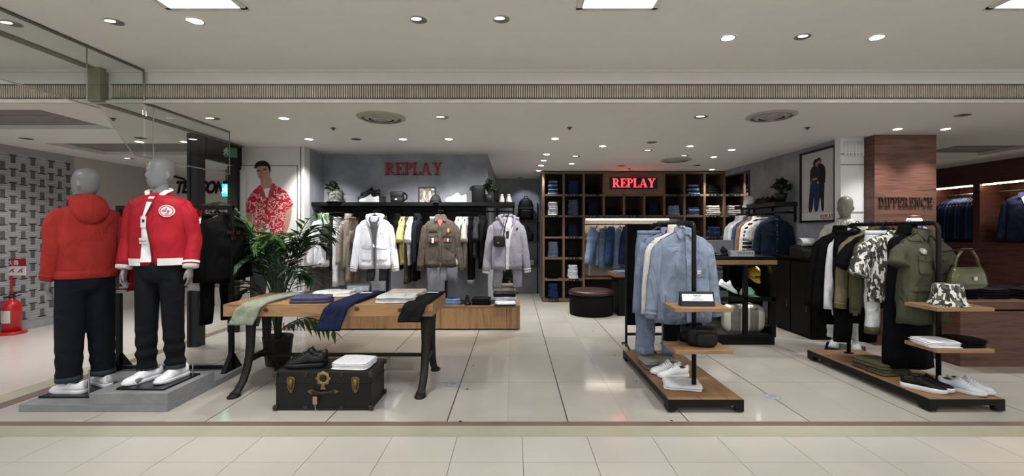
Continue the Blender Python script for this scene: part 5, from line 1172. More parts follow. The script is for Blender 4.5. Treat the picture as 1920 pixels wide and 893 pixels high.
# lit sign
ls = thing('neon_sign', 'glowing red lettering sign on black box above the denim shelves', 'sign', (col(3) + .6, DY0 - .03, 2.22))
a, c = Q(1144, 354.5, DY0 - .03), Q(1233, 332.5, DY0 - .03)
MB().box(a.x - ls.location.x, -.0, a.z - 2.22, c.x - ls.location.x, .035, c.z - 2.22).o('box', M('#100508', .3), ls, bev=.003)
h_ = (c.z - a.z) * .74; w0 = (c.x - a.x) * .9
serif_word('REPLAY', a.x - ls.location.x + (c.x - a.x) * .05, a.z - 2.22 + (c.z - a.z) * .14, h_, ls, EMIT('#ff3038', 3, 'neon_red'), -.012, -.001, .05, w0 / (word_w('REPLAY', .05) * h_))
# stacks of jeans
JB = {'black': (FAB('#0d0d10'), 'black'), 'navy': (DENIM('#141d31'), 'dark navy'), 'blue': (DENIM('#2c4468'), 'mid blue'), 'light': (DENIM('#7489a8'), 'light blue'), 'slate': (DENIM('#5a6a7d'), 'slate blue'),
      'white': (FAB('#d5d8dd'), 'white'), 'grey': (DENIM('#4f5c6c'), 'grey-blue'), 'cream': (FAB('#c6c2b8'), 'cream'), 'dkblue': (DENIM('#1d2f52'), 'deep blue')}
SK = [(0, 5, 'light', 7, 'dkblue'), (1, 5, 'dkblue', 7), (2, 5, 'black', 5), (6, 5, 'black', 3), (7, 5, 'light', 5, 'navy'), (8, 5, 'black', 5),
      (0, 4, 'white', 7), (1, 4, 'grey', 8), (2, 4, 'navy', 7), (3, 4, 'black', 4), (4, 4, 'black', 3), (5, 4, 'navy', 6), (6, 4, 'light', 5), (7, 4, 'light', 4, 'dkblue'), (8, 4, 'cream', 5),
      (0, 3, 'black', 4), (1, 3, 'navy', 6), (7, 3, 'slate', 3), (8, 3, 'blue', 5),
      (0, 2, 'slate', 8), (1, 2, 'black', 4), (0, 1, 'black', 2), (1, 1, 'white', 7), (0, 0, 'dkblue', 8), (7, 2, 'navy', 4), (8, 2, 'grey', 4)]
for it in SK:
    k, r, c_, n = it[:4]; x = (col(k) + col(k + 1)) / 2; z = (ZR[r] + .02) if r else .06
    mts = [JB[c_][0], JB[it[4]][0]] if len(it) > 4 else [JB[c_][0]]
    wide = .29 if k == 8 else .25 if k in (6, 7) else .215
    stack(x + (-.01 if k < 3 else .0), DY0 + .15, z, n, wide, .26, .0385, JB[c_][0], f'{JB[c_][1]} folded jeans, @, in shelf column {ORD[k]} from left, {ORD[5 - r]} row down', f'jeans folded in the wall cubbies', 0, seed=k + r, mats=mts, taper=.12)
tag(inst(fold_mesh(.26, .22, .11, white_cl, 5, 2), 'folded_towel', None, (Q(1118, 535, DY0 + .12).x, DY0 + .14, .06)), 'white folded textile low on the shelf above the ottoman', 'textile')
# lit niche with hanging jeans
nb = MB().box(col(2) + .024, .30, ZR[1] + .055, col(7) - .024, .36, ZR[4] - .03).o('niche_lining', M('#b8b0a4', .7, 0, .05), dw)
MB().box(col(2) + .05, .02, ZR[4] - .075, col(7) - .3, .05, ZR[4] - .05).o('niche_light', EMIT('#fff0dc', 9, 'niche_lamp'), dw)
MB().box(col(2) + .03, -.004, ZR[4] - .05, col(7) - .03, .06, ZR[4] - .022).o('niche_pelmet', M('#202022', .4), dw)
MB().tube([(col(2) + .024, .10, 1.55), (col(7) - .024, .10, 1.55)], .012, 8).o('niche_rail', black_metal, dw)
jl = [(1119, 'light', 'pale blue jeans at left end of the lit niche'), (1135, 'slate', 'slate blue jeans second in the lit niche'), (1149, 'blue', 'mid blue jeans third in the lit niche'), (1163, 'light', 'faded blue jeans fourth in the lit niche'), (1178, 'dkblue', 'deep blue jeans fifth in the lit niche, beside the standing mirror'), (1236, 'navy', 'dark navy jeans in the lit niche behind the blue jacket'), (1250, 'blue', 'blue jeans at right end of the lit niche')]
for k, (px, c_, lb) in enumerate(jl):
    x = (px - CX) / F * 9.0; t = trousers('jeans', lb, (x, 9.0, 1.56), R(40 + (k % 3) * 9), JB[c_][0], .74 + .05 * (k % 2), .18, .115, .05, .075, 'jeans hanging in the lit niche', seed=k); t.rotation_euler.y = R((8, -3, 9, -3)[k % 4] if k < 5 else 0)
    MB().box(-.05, -.1, -.17, .05, -.095, -.09).o('paper_tag', M(['#d9d6d0', '#a3643c', '#e3e3e3', '#e6e3dc'][k % 4], .7), t, rot=(0, R(20), 0))
pb = thing('striped_tag', 'white paper sign with black stripes at the niche left', 'sign', tuple(Q(1110, 447, 8.99)))
MB().box(-.1, -.003, -.09, .1, .003, .09).o('sheet', M('#d2d0cc', .6), pb, rot=(0, R(35), 0))
for dz in (-.05, 0, .05): MB().box(-.085, -.005, dz - .012, .085, -.003, dz + .012).o('stripe', M('#222225', .6), pb, rot=(0, R(35), 0))
# ================================================================ OTTOMAN, LOW CABINET, STANDING MIRROR
ot = thing('ottoman', 'round black ottoman with dark brown leather top', 'ottoman', (1.318, 7.66, 0))
MB().lathe([(.36, 0), (.365, .01), (.37, .1), (.37, .335), (.365, .345)], 40).o('drum', M('#0c0c0c', .75, bump=.1, spec=.15), ot, True)
MB().lathe([(.36, .345), (.385, .35), (.39, .375), (.38, .4), (.34, .418), (.2, .424), (.01, .425)], 40).o('leather_top', M('#2c1816', .4, 0, .15, 6), ot, True)
lc = thing('low_cabinet', 'low black cabinet with oak top beside the ottoman', 'cabinet', (2.22, 7.72, 0))
MB().box(-.48, -.26, .0, .48, .27, .645).o('body', M('#101011', .65, spec=.15), lc, bev=.003); MB().box(-.55, -.275, .645, .5, .29, .705).o('top', WOOD('#75593f', '#5d4530', (1, 9, 9), 2, .5), lc, bev=.003)
stack(1.84, 7.58, .706, 2, .3, .24, .02, DENIM('#6f8093'), 'pale blue folded jeans on the low cabinet, @ one', 'jeans on the low cabinet', .04)
sm = thing('standing_mirror', 'black-backed standing mirror on A-shaped feet behind the blue jacket rack', 'mirror', (1.60, 5.42, 0))
m_mir = M('#c9ccd0', .03, 1.0, 0)
MB().box(-.235, -.018, .28, .235, .004, 1.495).o('back_board', M('#060607', .8, spec=.08), sm, bev=.003)
MB().box(-.215, .0045, .3, .215, .008, 1.475).o('glass', m_mir, sm)
for s in (-1, 1):
    MB().box(s * .245 - .012, -.015, .02, s * .245 + .012, .015, 1.49).o('leg', black_metal, sm, bev=.002)
    MB().tube([(s * .245, -.2, .012), (s * .245, 0, .06), (s * .245, .2, .012)], .012, 6).o('foot', black_metal, sm)
MB().box(-.245, -.012, .155, .245, .012, .185).o('crossbar', black_metal, sm)
# ================================================================ RIGHT WALL: MIRROR, SHELF, RAIL, FRAMED POSTER
wm = thing('wall_mirror', 'tall wall mirror in the corner beside the denim shelves', 'mirror', (4.198, 8.43, 0))
MB().box(-.012, -.45, .05, 0, .44, 2.5).o('frame', M('#1a1512', .5), wm); MB().box(-.014, -.42, .08, -.012, .43, 2.47).o('glass', m_mir, wm)
RS = 1.85
rs_ = thing('side_shelf', 'black shelf with rail on the right grey wall', 'shelf', (3.98, 6.95, RS))
MB().box(-.12, -.32, -.06, .215, .9, 0).o('board', M('#17181a', .5), rs_, bev=.002)
MB().tube([(-.09, -.6, -.155), (-.09, .88, -.155)], .012, 8).o('rail', black_metal, rs_)
for y in (-.28, .3, .86): MB().box(-.102, y - .01, -.17, .215, y + .01, -.14).box(.19, y - .012, -.3, .215, y + .012, -.06).o('rail_arm', black_metal, rs_)
rz_ = RS - .155 + .012; rx = 3.89; grp = 'clothes on the right wall rail'
gd = garment('denim_jacket', 'dark denim jacket facing out on the right wall rail', 'jacket', (rx, 6.70, rz_), R(-4), DENIM('#141e30'), L=.60, sw=.215, hw=.215, dp=.07, sl=.56, spread=.075, collar='shirt', seed=31, group=grp, sr=(.075, .05), hem=DENIM('#121b2c'))
tp = gd.top; part(gd, [(tp - .06, -.016, .016), (tp - .3, -.016, .016), (tp - .58, -.016, .016)], DENIM('#1b2840'), 'placket', .012, .006); pocket(gd, -.14, -.05, tp - .27, tp - .17); pocket(gd, .05, .14, tp - .27, tp - .17)
buttons(gd, 0, [tp - .12, tp - .22, tp - .32, tp - .42, tp - .5], M('#6f7480', .4), .007); part(gd, [(tp - .0, -.02, .02), (tp - .03, -.02, .02)], M('#b5b3ad', .6), 'neck_label', .016, .003)
trousers('trousers', 'light grey trousers below the dark denim jacket', (rx, 6.80, rz_), R(-4), FAB('#8b8d89'), .74, .16, .09, .01, .05, grp)
for dy, nm, lb, mt, L, sl, col_ in ((6.92, 't_shirt', 'pale grey t-shirt behind the dark denim jacket', FAB('#a3a39c'), .66, .22, 'crew'), (7.05, 'sweater', 'black sweater with white stripes on the right wall rail', None, .68, .5, 'crew'), (7.16, 'jacket', 'white jacket beside the striped sweater', FAB('#cfd1d4'), .72, .56, 'shirt'),
                                   (7.30, 'jacket', 'tan brown jacket on the right wall rail', FAB('#8a6446'), .72, .56, 'shirt'), (7.44, 'denim_jacket', 'faded blue denim jacket behind the tan jacket', DENIM('#3d4f69'), .7, .56, 'shirt'), (7.58, 'jacket', 'off-white jacket second from rear of the right rail', FAB('#c5c7ca'), .74, .56, 'stand'), (7.72, 'jacket', 'white and navy jacket at rear end of the right rail', FAB('#b9bcc2'), .76, .56, 'stand')):
    if mt is None:
        t = NT('striped_knit'); wv = t.n('ShaderNodeTexWave', bands_direction='Z'); wv.inputs['Scale'].default_value = 5.2; t.l(t.co(), wv.inputs[0]); t.l(t.ramp(wv.outputs['Fac'], [(0, lin('#0e0e10')), (.84, lin('#d8d8d6'))], 'CONSTANT'), t.b.inputs['Base Color']); t.b.inputs['Roughness'].default_value = .9; mt = t.m
    garment(nm, lb, nm.replace('_', '-') if nm == 't_shirt' else nm.split('_')[-1], (rx, dy, rz_), R(-3), mt, L=L, sw=.205, hw=.215, dp=.055, sl=sl, spread=.05, collar=col_, seed=int(dy * 100), group=grp, sr=(.075, .05) if sl > .3 else (.08, .085))
wc = cap('crumpled white cap hanging over the right wall shelf edge', (3.95, 7.52, RS + .03), (R(20), R(10), R(-60)), M('#dcdcdc', .7, 0, .06, bump=.6, bscale=14), 1.05, 'sun_hat')
bag = thing('belt_bag', 'small black bag beside the white cap on right shelf', 'bag', (4.05, 7.3, RS)); bag_body(.22, .1, .1, .1).o('body', M('#0f0f11', .6), bag, True, rot=(0, 0, R(-60))); MB().tube([(-.05, -.08, .09), (0, -.02, .13), (.03, .06, .1)], .008, 6).o('strap', black_matte, bag, True)
for k, y in enumerate((7.13, 7.0)): shoe(f'{["far", "near"][k]} black shoe on the right wall shelf', (4.02, y, RS), R(-75), blk_l, blk_l, blk_l, .27, 'black shoes on the right shelf', name='black_shoe')
small_plant('green plant in black pot on the right wall shelf', (4.04, 6.78, RS), M('#121314', .5), M('#1a2718', .6, 0, .3, 30), (.07, .09, .14), (.12, .14), 60, 33, .06)
def wallpt(px, py, X=4.185): d = F * X / (px - CX); return (d, H + (CY - py) * d / F)
fpz = thing('framed_poster', 'black-framed poster of two printed figures on right grey wall', 'poster', (4.198, 6.25, 1.5))
def wq(name, px, mat, lay, par=None):
    pts = [wallpt(*p) for p in px]; return MB().prism([(a - 6.25, c - 1.5) for a, c in pts], -.004 - .002 * lay - .0015, -.004 - .002 * lay, 'x').o(name, mat, par or fpz)
y0, z1 = wallpt(1500, 289); z0 = wallpt(1500, 418)[1]; y1 = 5.83
MB().box(-.004, y1 - 6.25, z0 - 1.5, 0, y0 - 6.25, z1 - 1.5).o('sheet', M('#b9b9bb', .5, 0, .03), fpz)
for q in ((y0 - .03, z0, y0, z1), (y1, z0, y1 + .03, z1), (y1, z0, y0, z0 + .028), (y1, z1 - .028, y0, z1)): MB().box(-.022, q[0] - 6.25, q[1] - 1.5, 0, q[2] - 6.25, q[3] - 1.5).o('frame', M('#101012', .4), fpz)
MB().box(-.0055, y1 + .03 - 6.25, z0 + .03 - 1.5, -.004, y0 - .03 - 6.25, z0 + .13 - 1.5).o('printed_margin', M('#cfd0d2', .5), fpz)
pk = M('#8d6f62', .7)
wq('printed_trousers', smooth([(1519, 340), (1534, 340), (1536, 370), (1533, 396), (1526, 398), (1526, 362), (1522, 398), (1515, 398), (1517, 365)], 1), DENIM('#2a3656'), 2)
wq('printed_trousers', smooth([(1532, 338), (1545, 340), (1544, 370), (1544, 396), (1539, 396), (1538, 366), (1533, 384)], 1), M('#17171b', .7), 1)
wq('printed_jacket', smooth([(1520, 316), (1528, 310), (1536, 314), (1537, 332), (1532, 342), (1520, 340), (1519, 346), (1518, 330)], 1), M('#20222c', .7), 3)
wq('printed_jacket', smooth([(1532, 308), (1539, 306), (1546, 312), (1547, 330), (1545, 348), (1534, 346), (1533, 326)], 1), M('#16161a', .7), 2)
wq('printed_hand', smooth([(1521, 336), (1532, 332), (1533, 336), (1523, 340)], 1), pk, 4)
wq('printed_face', smooth([(1528, 303), (1533, 303), (1533, 312), (1529, 313)]), pk, 4); wq('printed_hair', smooth([(1525, 302), (1530, 298), (1534, 300), (1532, 304), (1529, 305), (1528, 318), (1525, 316)], 1), M('#2a1d18', .8), 5)
wq('printed_face', smooth([(1533, 299), (1538, 299), (1538, 307), (1534, 308)]), pk, 3); wq('printed_hair', smooth([(1532, 298), (1536, 295), (1539, 298), (1539, 304), (1537, 300), (1533, 301)], 1), M('#1a1412', .8), 6)
mm = Matrix.Translation((-.009, 5.93 - 6.25 + .20, z0 + .05 - 1.5)) @ Matrix.Rotation(R(-90), 4, 'Z')
serif_word('REPLAY', 0, 0, .055, fpz, M('#9a4a52', .6), -.001, .0015, .06, .85, 'letter', mm)
# ================================================================ CASH COUNTER
cn = thing('display_counter', 'black glass-fronted cash counter with oak top edge', 'counter', (2.67, 5.548, 0))
cl, cr_, cd = -.60, .573, .55; zt = 1.057
m_cb = M('#08080a', .5, spec=.2)
MB().box(cl, .03, 0, cr_, cd, .10).o('kick', m_cb, cn); MB().box(cl, 0, .10, cr_, cd, .13).o('bottom', m_cb, cn)
MB().box(cl, 0, .985, cr_, cd, 1.0).o('inner_top', m_cb, cn); MB().box(cl - .01, -.012, 1.0, cr_ + .01, cd, 1.057).o('oak_band', WOOD('#866848', '#6f543a', (1, 9, 9), 2.2, .45), cn, bev=.003)
MB().box(cl - .01, -.008, 1.058, cr_ + .006, cd, 1.098).o('top_slab', M('#0b0b0c', .35, spec=.25), cn, bev=.003)
MB().box(cl, cd - .02, .13, cr_, cd, .985).o('back', M('#0a0a0b', .7, spec=.1), cn); MB().box(cl + .02, .06, .555, cr_ - .02, cd - .02, .585).o('shelf', m_cb, cn)
xm = (1399 - CX) / F * 5.548 - 2.67
for x in (cl + .02, xm, cr_ - .025): MB().box(x - .025, 0, .13, x + .025, .05, .985).o('mullion', m_cb, cn)
MB().box(cl, 0, .545, cr_, .05, .595).o('transom', m_cb, cn)
MB().box(cr_ - .03, .05, .13, cr_, cd, .985).o('side_wall', m_cb, cn)
for x0, x1 in ((cl + .045, xm - .025), (xm + .025, cr_ - .05)):
    for z0_, z1_ in ((.13, .545), (.595, .985)): MB().box(x0, .02, z0_, x1, .025, z1_).o('pane', GLASS('case_glass', (.95, .96, .96, 1), 0, .05), cn)
spot((3.12, 5.72, .97), 1.4, (2.95, 5.75, .3), 150, .9, (1, .96, .9), .03); spot((2.6, 5.72, .97), 2.5, (2.6, 5.75, .3), 150, .9, (1, .96, .9), .03)
spot((2.98, 5.70, .54), 2.5, (2.95, 5.75, .1), 150, .9, (1, .96, .9), .03); spot((2.7, 5.70, .54), 2.0, (2.7, 5.75, .1), 150, .9, (1, .96, .9), .03)
def cp(px, py, d=5.74): return Q(px, py, d)
a = cp(1415, 514); cap('yellow baseball cap hanging in the upper counter case', (a.x, a.y + .04, a.z - .01), (R(34), 0, R(4)), FAB('#bf9d3a', .8), 1.0, txt='REPLAY', group='caps in the counter case')
sd = thing('cap_peg', 'black peg holding the yellow cap in the counter case', 'peg', (a.x, 6.06, a.z)); MB().tube([(0, 0, 0), (0, -.25, .0)], .008, 6).o('rod', black_metal, sd)
a = cp(1404, 561); cap('mint green baseball cap on the counter case shelf', (a.x - .02, a.y, .592), (0, 0, R(52)), FAB('#8fc4ab', .8), .95, txt='REPLAY', group='caps in the counter case')
a = cp(1362, 561); st_ = thing('shoe_riser', 'black wedge riser under the white sneaker in the counter', 'riser', (a.x, a.y, .585))
MB().prism([(-.12, 0), (.12, 0), (-.12, .13)], -.05, .05, 'y').o('wedge', black_matte, st_)
s_ = shoe('white sneaker tilted on a riser in the counter case', (a.x + .006, a.y, .585 + .078), R(90), white_lea, white_sole, white_lea, .27, 'sneakers in the counter case'); s_.rotation_euler = (R(28), 0, R(90))
for k in range(3): tag(MB().box(-.06, -.04, 0, .06, .04, .028).o('wallet_box', M(['#6b4433', '#8a7d72', '#4e2f26'][k], .6), None, bev=.003, loc=(cp(1332, 561).x, 5.72, .586 + .029 * k)), f'{["bottom brown", "middle grey", "top dark brown"][k]} wallet box in the counter case', 'box', 'wallet boxes')
du = thing('duffel_bag', 'white duffel bag with grey bands in the lower counter case', 'bag', (cp(1394, 630).x, 5.76, .131))
t = NT('banded_canvas'); wv = t.n('ShaderNodeTexWave', bands_direction='X'); wv.inputs['Scale'].default_value = 1.35; wv.inputs['Phase Offset'].default_value = .6; wv.inputs['Distortion'].default_value = .3; t.l(t.co(), wv.inputs[0]); t.l(t.ramp(wv.outputs['Fac'], [(0, lin('#cfd0bd')), (.5, lin('#6f6d66'))], 'CONSTANT'), t.b.inputs['Base Color']); t.b.inputs['Roughness'].default_value = .8
bag_body(.54, .22, .34, .12, 24, 2.8).o('body', t.m, du, True)
for x in (-.1, .1): MB().tube([(x, -.09, .28), (x * .8, -.12, .36), (x * .2, -.1, .38), (x * -.1, -.08, .345)], .008, 6).o('handle', M('#c6c6b6', .7), du, True)
# on the counter
zc = 1.098
mo = thing('till_screen', 'grey till screen seen from behind on the counter', 'screen', (cp(1352, 480, 5.8).x, 5.9, zc))
MB().box(-.2, -.012, .03, .2, .012, .2).o('panel', M('#77797c', .4), mo, bev=.004); MB().box(-.03, -.01, 0, .03, .05, .05).o('stand', black_matte, mo); MB().box(-.09, -.05, 0, .09, .09, .01).o('foot', black_matte, mo)
cr2 = thing('card_reader', 'black card reader in front of the till screen', 'card reader', (cp(1352, 482, 5.65).x, 5.66, zc), R(20))
MB().prism([(-.09, 0), (.09, 0), (.09, .05), (-.09, .02)], -.05, .05, 'y').o('body', M('#0d0d0f', .4), cr2, bev=.004); MB().cbox((.05, 0, .07), (.1, .012, .08), Matrix.Rotation(R(35), 3, 'Y')).o('display', M('#101014', .3), cr2)
ac = thing('acrylic_block', 'frosted acrylic block with letters on the counter', 'sign', (cp(1390, 482, 5.6).x, 5.6, zc))
MB().box(-.15, -.03, 0, .15, .03, .075).o('block', M('#9a9da1', .25, 0, .15, 30), ac, bev=.004); 
for k in range(6): MB().box(-.06 + k * .034, -.034, .03, -.04 + k * .034, -.03, .06).o('raised_mark', M('#6f7277', .3), ac)
# black side cabinet with printer
sb = thing('side_cabinet', 'tall black cabinet along the right wall by the counter', 'cabinet', (4.03, 6.24, 0))
MB().box(-.165, -.42, .03, .165, .42, 1.03).o('body', M('#070708', .5, spec=.15), sb, bev=.003); MB().box(-.14, -.4, 0, .16, .4, .03).o('kick', m_cb, sb)
for y in (-.21, .21):
    o = MB().box(-.182, y - .2, .05, -.166, y + .2, 1.0).o('door', M('#080809', .5, spec=.15), sb, bev=.002); MB().box(-.195, y - .15, .35, -.183, y - .14, .45).o('handle', chrome, o)
MB().box(-.19, -.44, 1.032, .165, .44, 1.06).o('top', M('#0b0b0c', .4, spec=.2), sb)
pr = thing('receipt_printer', 'black printer with white paper on the side cabinet', 'printer', (3.98, 6.08, 1.06))
MB().prism([(-.16, 0), (.14, 0), (.14, .15), (.02, .17), (-.16, .09)], -.16, .16, 'x').o('case', M('#101012', .4), pr, bev=.006)
MB().loft([[(x, y, z) for x in (-.1, .1)] + [(x, y + .002, z + .002) for x in (.1, -.1)] for y, z in ((-.02, .15), (-.06, .2), (-.02, .25), (.06, .26))]).o('paper', M('#dcdde0', .7), pr, True)
# ================================================================ ROLLING RACKS
m_dk = WOOD('#8a6a4a', '#70543a', (9, .7, 9), 2.0, .5); m_dks = WOOD('#9b7a56', '#7f6143', (.8, 9, 9), 2.0, .45)
BZ = 1.485
def rolling_rack(label, x0, x1, y0, y1, px, pf, pr, sh):
    t = thing('rolling_rack', label, 'clothes rack', ((x0 + x1) / 2, y0, 0)); ox, oy = (x0 + x1) / 2, y0
    w_ = (x1 - x0) / 2; L = y1 - y0
    MB().box(-w_ + .004, .004, .085, w_ - .004, L - .004, .104).o('deck', m_dk, t, bev=.001)
    for a in ((-w_, 0, w_, .02), (-w_, L - .02, w_, L), (-w_, .02, -w_ + .02, L - .02), (w_ - .02, .02, w_, L - .02)): MB().box(a[0], a[1], .056, a[2], a[3], .103).o('edge_rail', black_metal, t)
    for sx_ in (-1, 1):
        for y in (.05, L - .05):
            o = MB().prism([(sx_ * w_, .056), (sx_ * (w_ - .085), .056), (sx_ * (w_ - .05), .012), (sx_ * w_, .012)], y - .05, y - .044, 'y').prism([(sx_ * (w_ - .006), .056), (sx_ * w_, .056), (sx_ * w_, .012), (sx_ * (w_ - .006), .012)], y - .044, y + .05, 'y').o('caster', black_metal, t)
            MB().tube([(sx_ * (w_ - .035) - .012, y, .026), (sx_ * (w_ - .035) + .012, y, .026)], .026, 14).o('wheel', M('#1f1f21', .5), o, True)
    X = px - ox
    path = [(X, pf - oy, .104), (X, pf - oy, BZ - .05)] + [(X, pf - oy + .05 * (1 - math.cos(a)), BZ - .05 + .05 * math.sin(a)) for a in (R(30), R(60), R(90))] + [(X, pr - oy - .05 * (1 - math.cos(a)), BZ - .05 + .05 * math.sin(a)) for a in (R(90), R(60), R(30))] + [(X, pr - oy, BZ - .05), (X, pr - oy, .104)]
    MB().tube(path, .019, 12).o('bent_tube', black_metal, t, True)
    for y in (pf, pr): MB().lathe([(.045, .104), (.045, .11), (.024, .114)], 18, (X, y - oy, 0)).o('flange', black_metal, t)
    for k in range(12): 
        y = pf - oy + .08 + (pr - pf - .16) * k / 11; MB().lathe([(.0215, -.004), (.0215, .004)], 10).o('bar_notch', black_metal, t, loc=(X, y, BZ), rot=(R(90), 0, 0))
    for z in (.808, .477):
        MB().box(sh[0] - ox, sh[2] - oy, z - .03, sh[1] - ox, sh[3] - oy, z).o('shelf', m_dks, t, bev=.002)
        MB().box(X - .03, sh[2] - oy + .05, z - .042, X + .03, sh[3] - oy - .03, z - .03).o('shelf_bracket', black_metal, t)
    return t
r1 = rolling_rack('wheeled oak and black pipe rack carrying the blue chambray jackets', 1.20, 1.79, 3.488, 4.94, 1.493, 3.72, 4.84, (1.27, 1.727, 3.53, 3.825))
r2 = rolling_rack('wheeled oak and black pipe rack carrying the olive and black clothes', 3.244, 3.835, 3.498, 4.957, 3.60, 3.80, 4.82, (3.364, 3.82, 3.56, 3.862))
HK = BZ + .02
# ---- clothes on the blue rack
grp = 'clothes on the chambray rack'
cham = FAB('#7a8699', .75, .12, .7); cham2 = FAB('#758299', .75, .12, .6)
g = garment('shirt_jacket', 'light blue chambray work jacket with white chest label facing out', 'jacket', (1.50, 3.98, HK), R(8), cham, L=.81, sw=.232, hw=.265, dp=.085, sl=.60, spread=.075, collar='shirt', seed=41, group=grp, sr=(.085, .055), cuff=cham, wr=.007)
tp = g.top
part(g, [(tp - .06, -.02, .02), (tp - .3, -.02, .02), (tp - .6, -.02, .02), (tp - .79, -.018, .03)], cham, 'placket', .012, .006)
buttons(g, 0, [tp - .1, tp - .23, tp - .37, tp - .5, tp - .63], M('#9aa6b8', .4), .0055)
po_ = pocket(g, .065, .18, tp - .4, tp - .27, False); rowpatch([(tp - .345, .075, .112), (tp - .375, .075, .112)], g.S, .024, .003).o('white_label', M('#dcdcda', .7), po_)
text('REPLAY', .009, M('#3a3a3a', .7), po_, (.093, g.S(.093, tp - .36) - .0265, tp - .363), ext=.0006)
pocket(g, -.2, -.06, tp - .76, tp - .55, False); pocket(g, .06, .2, tp - .76, tp - .55, False)
garment('shirt', 'white shirt right behind the front chambray jacket', 'shirt', (1.49, 4.12, HK), R(4), FAB('#d3d0c8', .8), L=.8, sw=.235, hw=.25, dp=.05, sl=.62, spread=.05, collar='stand', seed=42, group=grp)
garment('shirt', 'chambray shirt third on the blue rack, behind the white shirt', 'shirt', (1.475, 4.26, HK), R(0), cham2, L=.78, sw=.245, hw=.255, dp=.06, sl=.64, spread=.06, collar='shirt', seed=43, group=grp, sr=(.085, .05))
trousers('trousers', 'chambray trousers with turned-up hems hanging at rack left', (1.40, 4.36, HK), R(0), cham2, 1.18, .2, .115, .02, .055, grp, cham2)
trousers('trousers', 'black trousers hanging behind the front chambray jacket', (1.58, 4.20, HK), R(10), FAB('#0b0b0d'), 1.02, .17, .1, .02, .05, grp)
for k, y in enumerate((4.5, 4.6, 4.7)): garment('coat', f'black coat at the back of the chambray rack, {ORD[k]} of three', 'coat', (1.50, y, HK), 0, FAB('#0c0c0f'), L=.95, sw=.2, hw=.22, dp=.045, sl=.58, spread=.03, collar='stand', seed=50 + k, group=grp)
sign_card('black stand with white lettered card on upper chambray rack shelf', (1.49, 3.66, .808), R(-3), .27, .115, 'REPLAY', True, '#1a1a1c', '#dfe4ea', tz=.68, ts=.17)
wb_ = thing('waist_bag', 'black nylon waist bag on lower shelf of the chambray rack', 'bag', (1.535, 3.68, .477), R(-6))
bag_body(.25, .13, .155, .12).o('body', M('#0a0a0c', .6, bump=.2, spec=.3), wb_, True); bag_body(.16, .05, .1, .1).o('front_pocket', M('#0c0c0e', .6), wb_, True, loc=(.02, -.06, .012)); MB().tube([(-.1, -.03, .12), (-.03, -.062, .135), (.08, -.055, .13)], .004, 6).o('zip', M('#35353a', .4), wb_)
MB().tube([(-.12, 0, .11), (-.16, .02, .09), (-.15, .05, .03), (-.11, .06, .02)], .012, 6).o('strap', black_matte, wb_, True)
stack(1.40, 4.36, .105, 2, .34, .26, .045, FAB('#8d8a82'), 'grey folded trousers on deck of chambray rack, @ one', 'folded goods on the chambray rack deck', .1, 'trousers', 'folded_trousers', mats=[FAB('#6f6d68'), FAB('#9a978f')])
for dx, dy, k in ((0, 0, 'near'), (-.03, .11, 'far')): shoe(f'{k} shoe of the white sneaker pair on chambray rack deck', (1.43 + dx, 4.03 + dy, .105), R(-82), white_lea, white_sole, M('#8f9299', .6), .29, 'white sneakers on the chambray rack', heel=M('#c9c9cc', .5))
stack(1.42, 3.79, .105, 2, .3, .24, .02, white_cl, 'white folded shirt at front of chambray rack deck, @ one', 'folded goods on the chambray rack deck', -.25, 'shirt', 'folded_shirt')
# ---- clothes on the olive rack
grp = 'clothes on the olive rack'
olive = FAB('#48493a', .8, .1, .45); khaki = FAB('#6e6850', .9, .1, .3); blk = FAB('#0b0b0d'); oli2 = FAB('#464732', .8)
t = NT('leaf_camouflage'); vo = t.n('ShaderNodeTexVoronoi'); vo.inputs['Scale'].default_value = 46; vo.inputs['Randomness'].default_value = 1
mp_ = t.co((1, 1, .55), rot=(0, R(25), 0)); ns = t.n('ShaderNodeTexNoise'); ns.inputs['Scale'].default_value = 22; t.l(mp_, ns.inputs['Vector']); mxv = t.n('ShaderNodeMixRGB', blend_type='ADD'); mxv.inputs[0].default_value = .05
t.l(mp_, mxv.inputs[1]); t.l(ns.outputs['Color'], mxv.inputs[2]); t.l(mxv.outputs[0], vo.inputs['Vector']); sep = t.n('ShaderNodeSeparateColor'); t.l(vo.outputs['Color'], sep.inputs[0])
t.l(t.ramp(sep.outputs[0], [(0, lin('#262723')), (.3, lin('#d6d5cc')), (.55, lin('#5b5c54')), (.72, lin('#c3c2b9')), (.86, lin('#34352f'))], 'CONSTANT'), t.b.inputs['Base Color']); t.b.inputs['Roughness'].default_value = .85
leaf = t.m
g = garment('utility_vest', 'olive short-sleeved utility jacket with round badge facing out', 'jacket', (3.615, 3.97, HK - .01), R(14), olive, L=.80, sw=.24, hw=.255, dp=.1, sl=.15, spread=.05, collar='shirt', seed=61, group=grp, sr=(.09, .1), wr=.008)
tp = g.top
part(g, [(tp - .05, -.022, .022), (tp - .4, -.022, .022), (tp - .78, -.022, .022)], olive, 'placket', .013, .006)
pocket(g, -.175, -.06, tp - .36, tp - .22); pocket(g, .06, .175, tp - .36, tp - .22)
part(g, [(tp - .47, -.25, .25), (tp - .51, -.25, .25)], oli2, 'waist_seam', .011, .006, 14)
zc_ = tp - .165; n = 20; MB().loft([[(-.135 + .026 * k * math.cos(a), g.S(-.135 + .026 * math.cos(a), zc_ + .026 * math.sin(a)) - o_, zc_ + .026 * k * math.sin(a)) for a in (2 * math.pi * j / n for j in range(n))] for k, o_ in ((1, .008), (1, .018), (.05, .019))]).o('round_badge', M('#a3a098', .6), g.root)
for s in (-1, 1): part(g, [(tp - .045, min(s * .1, s * .2), max(s * .1, s * .2)), (tp - .075, min(s * .1, s * .2), max(s * .1, s * .2))], olive, 'epaulette', .014, .007)
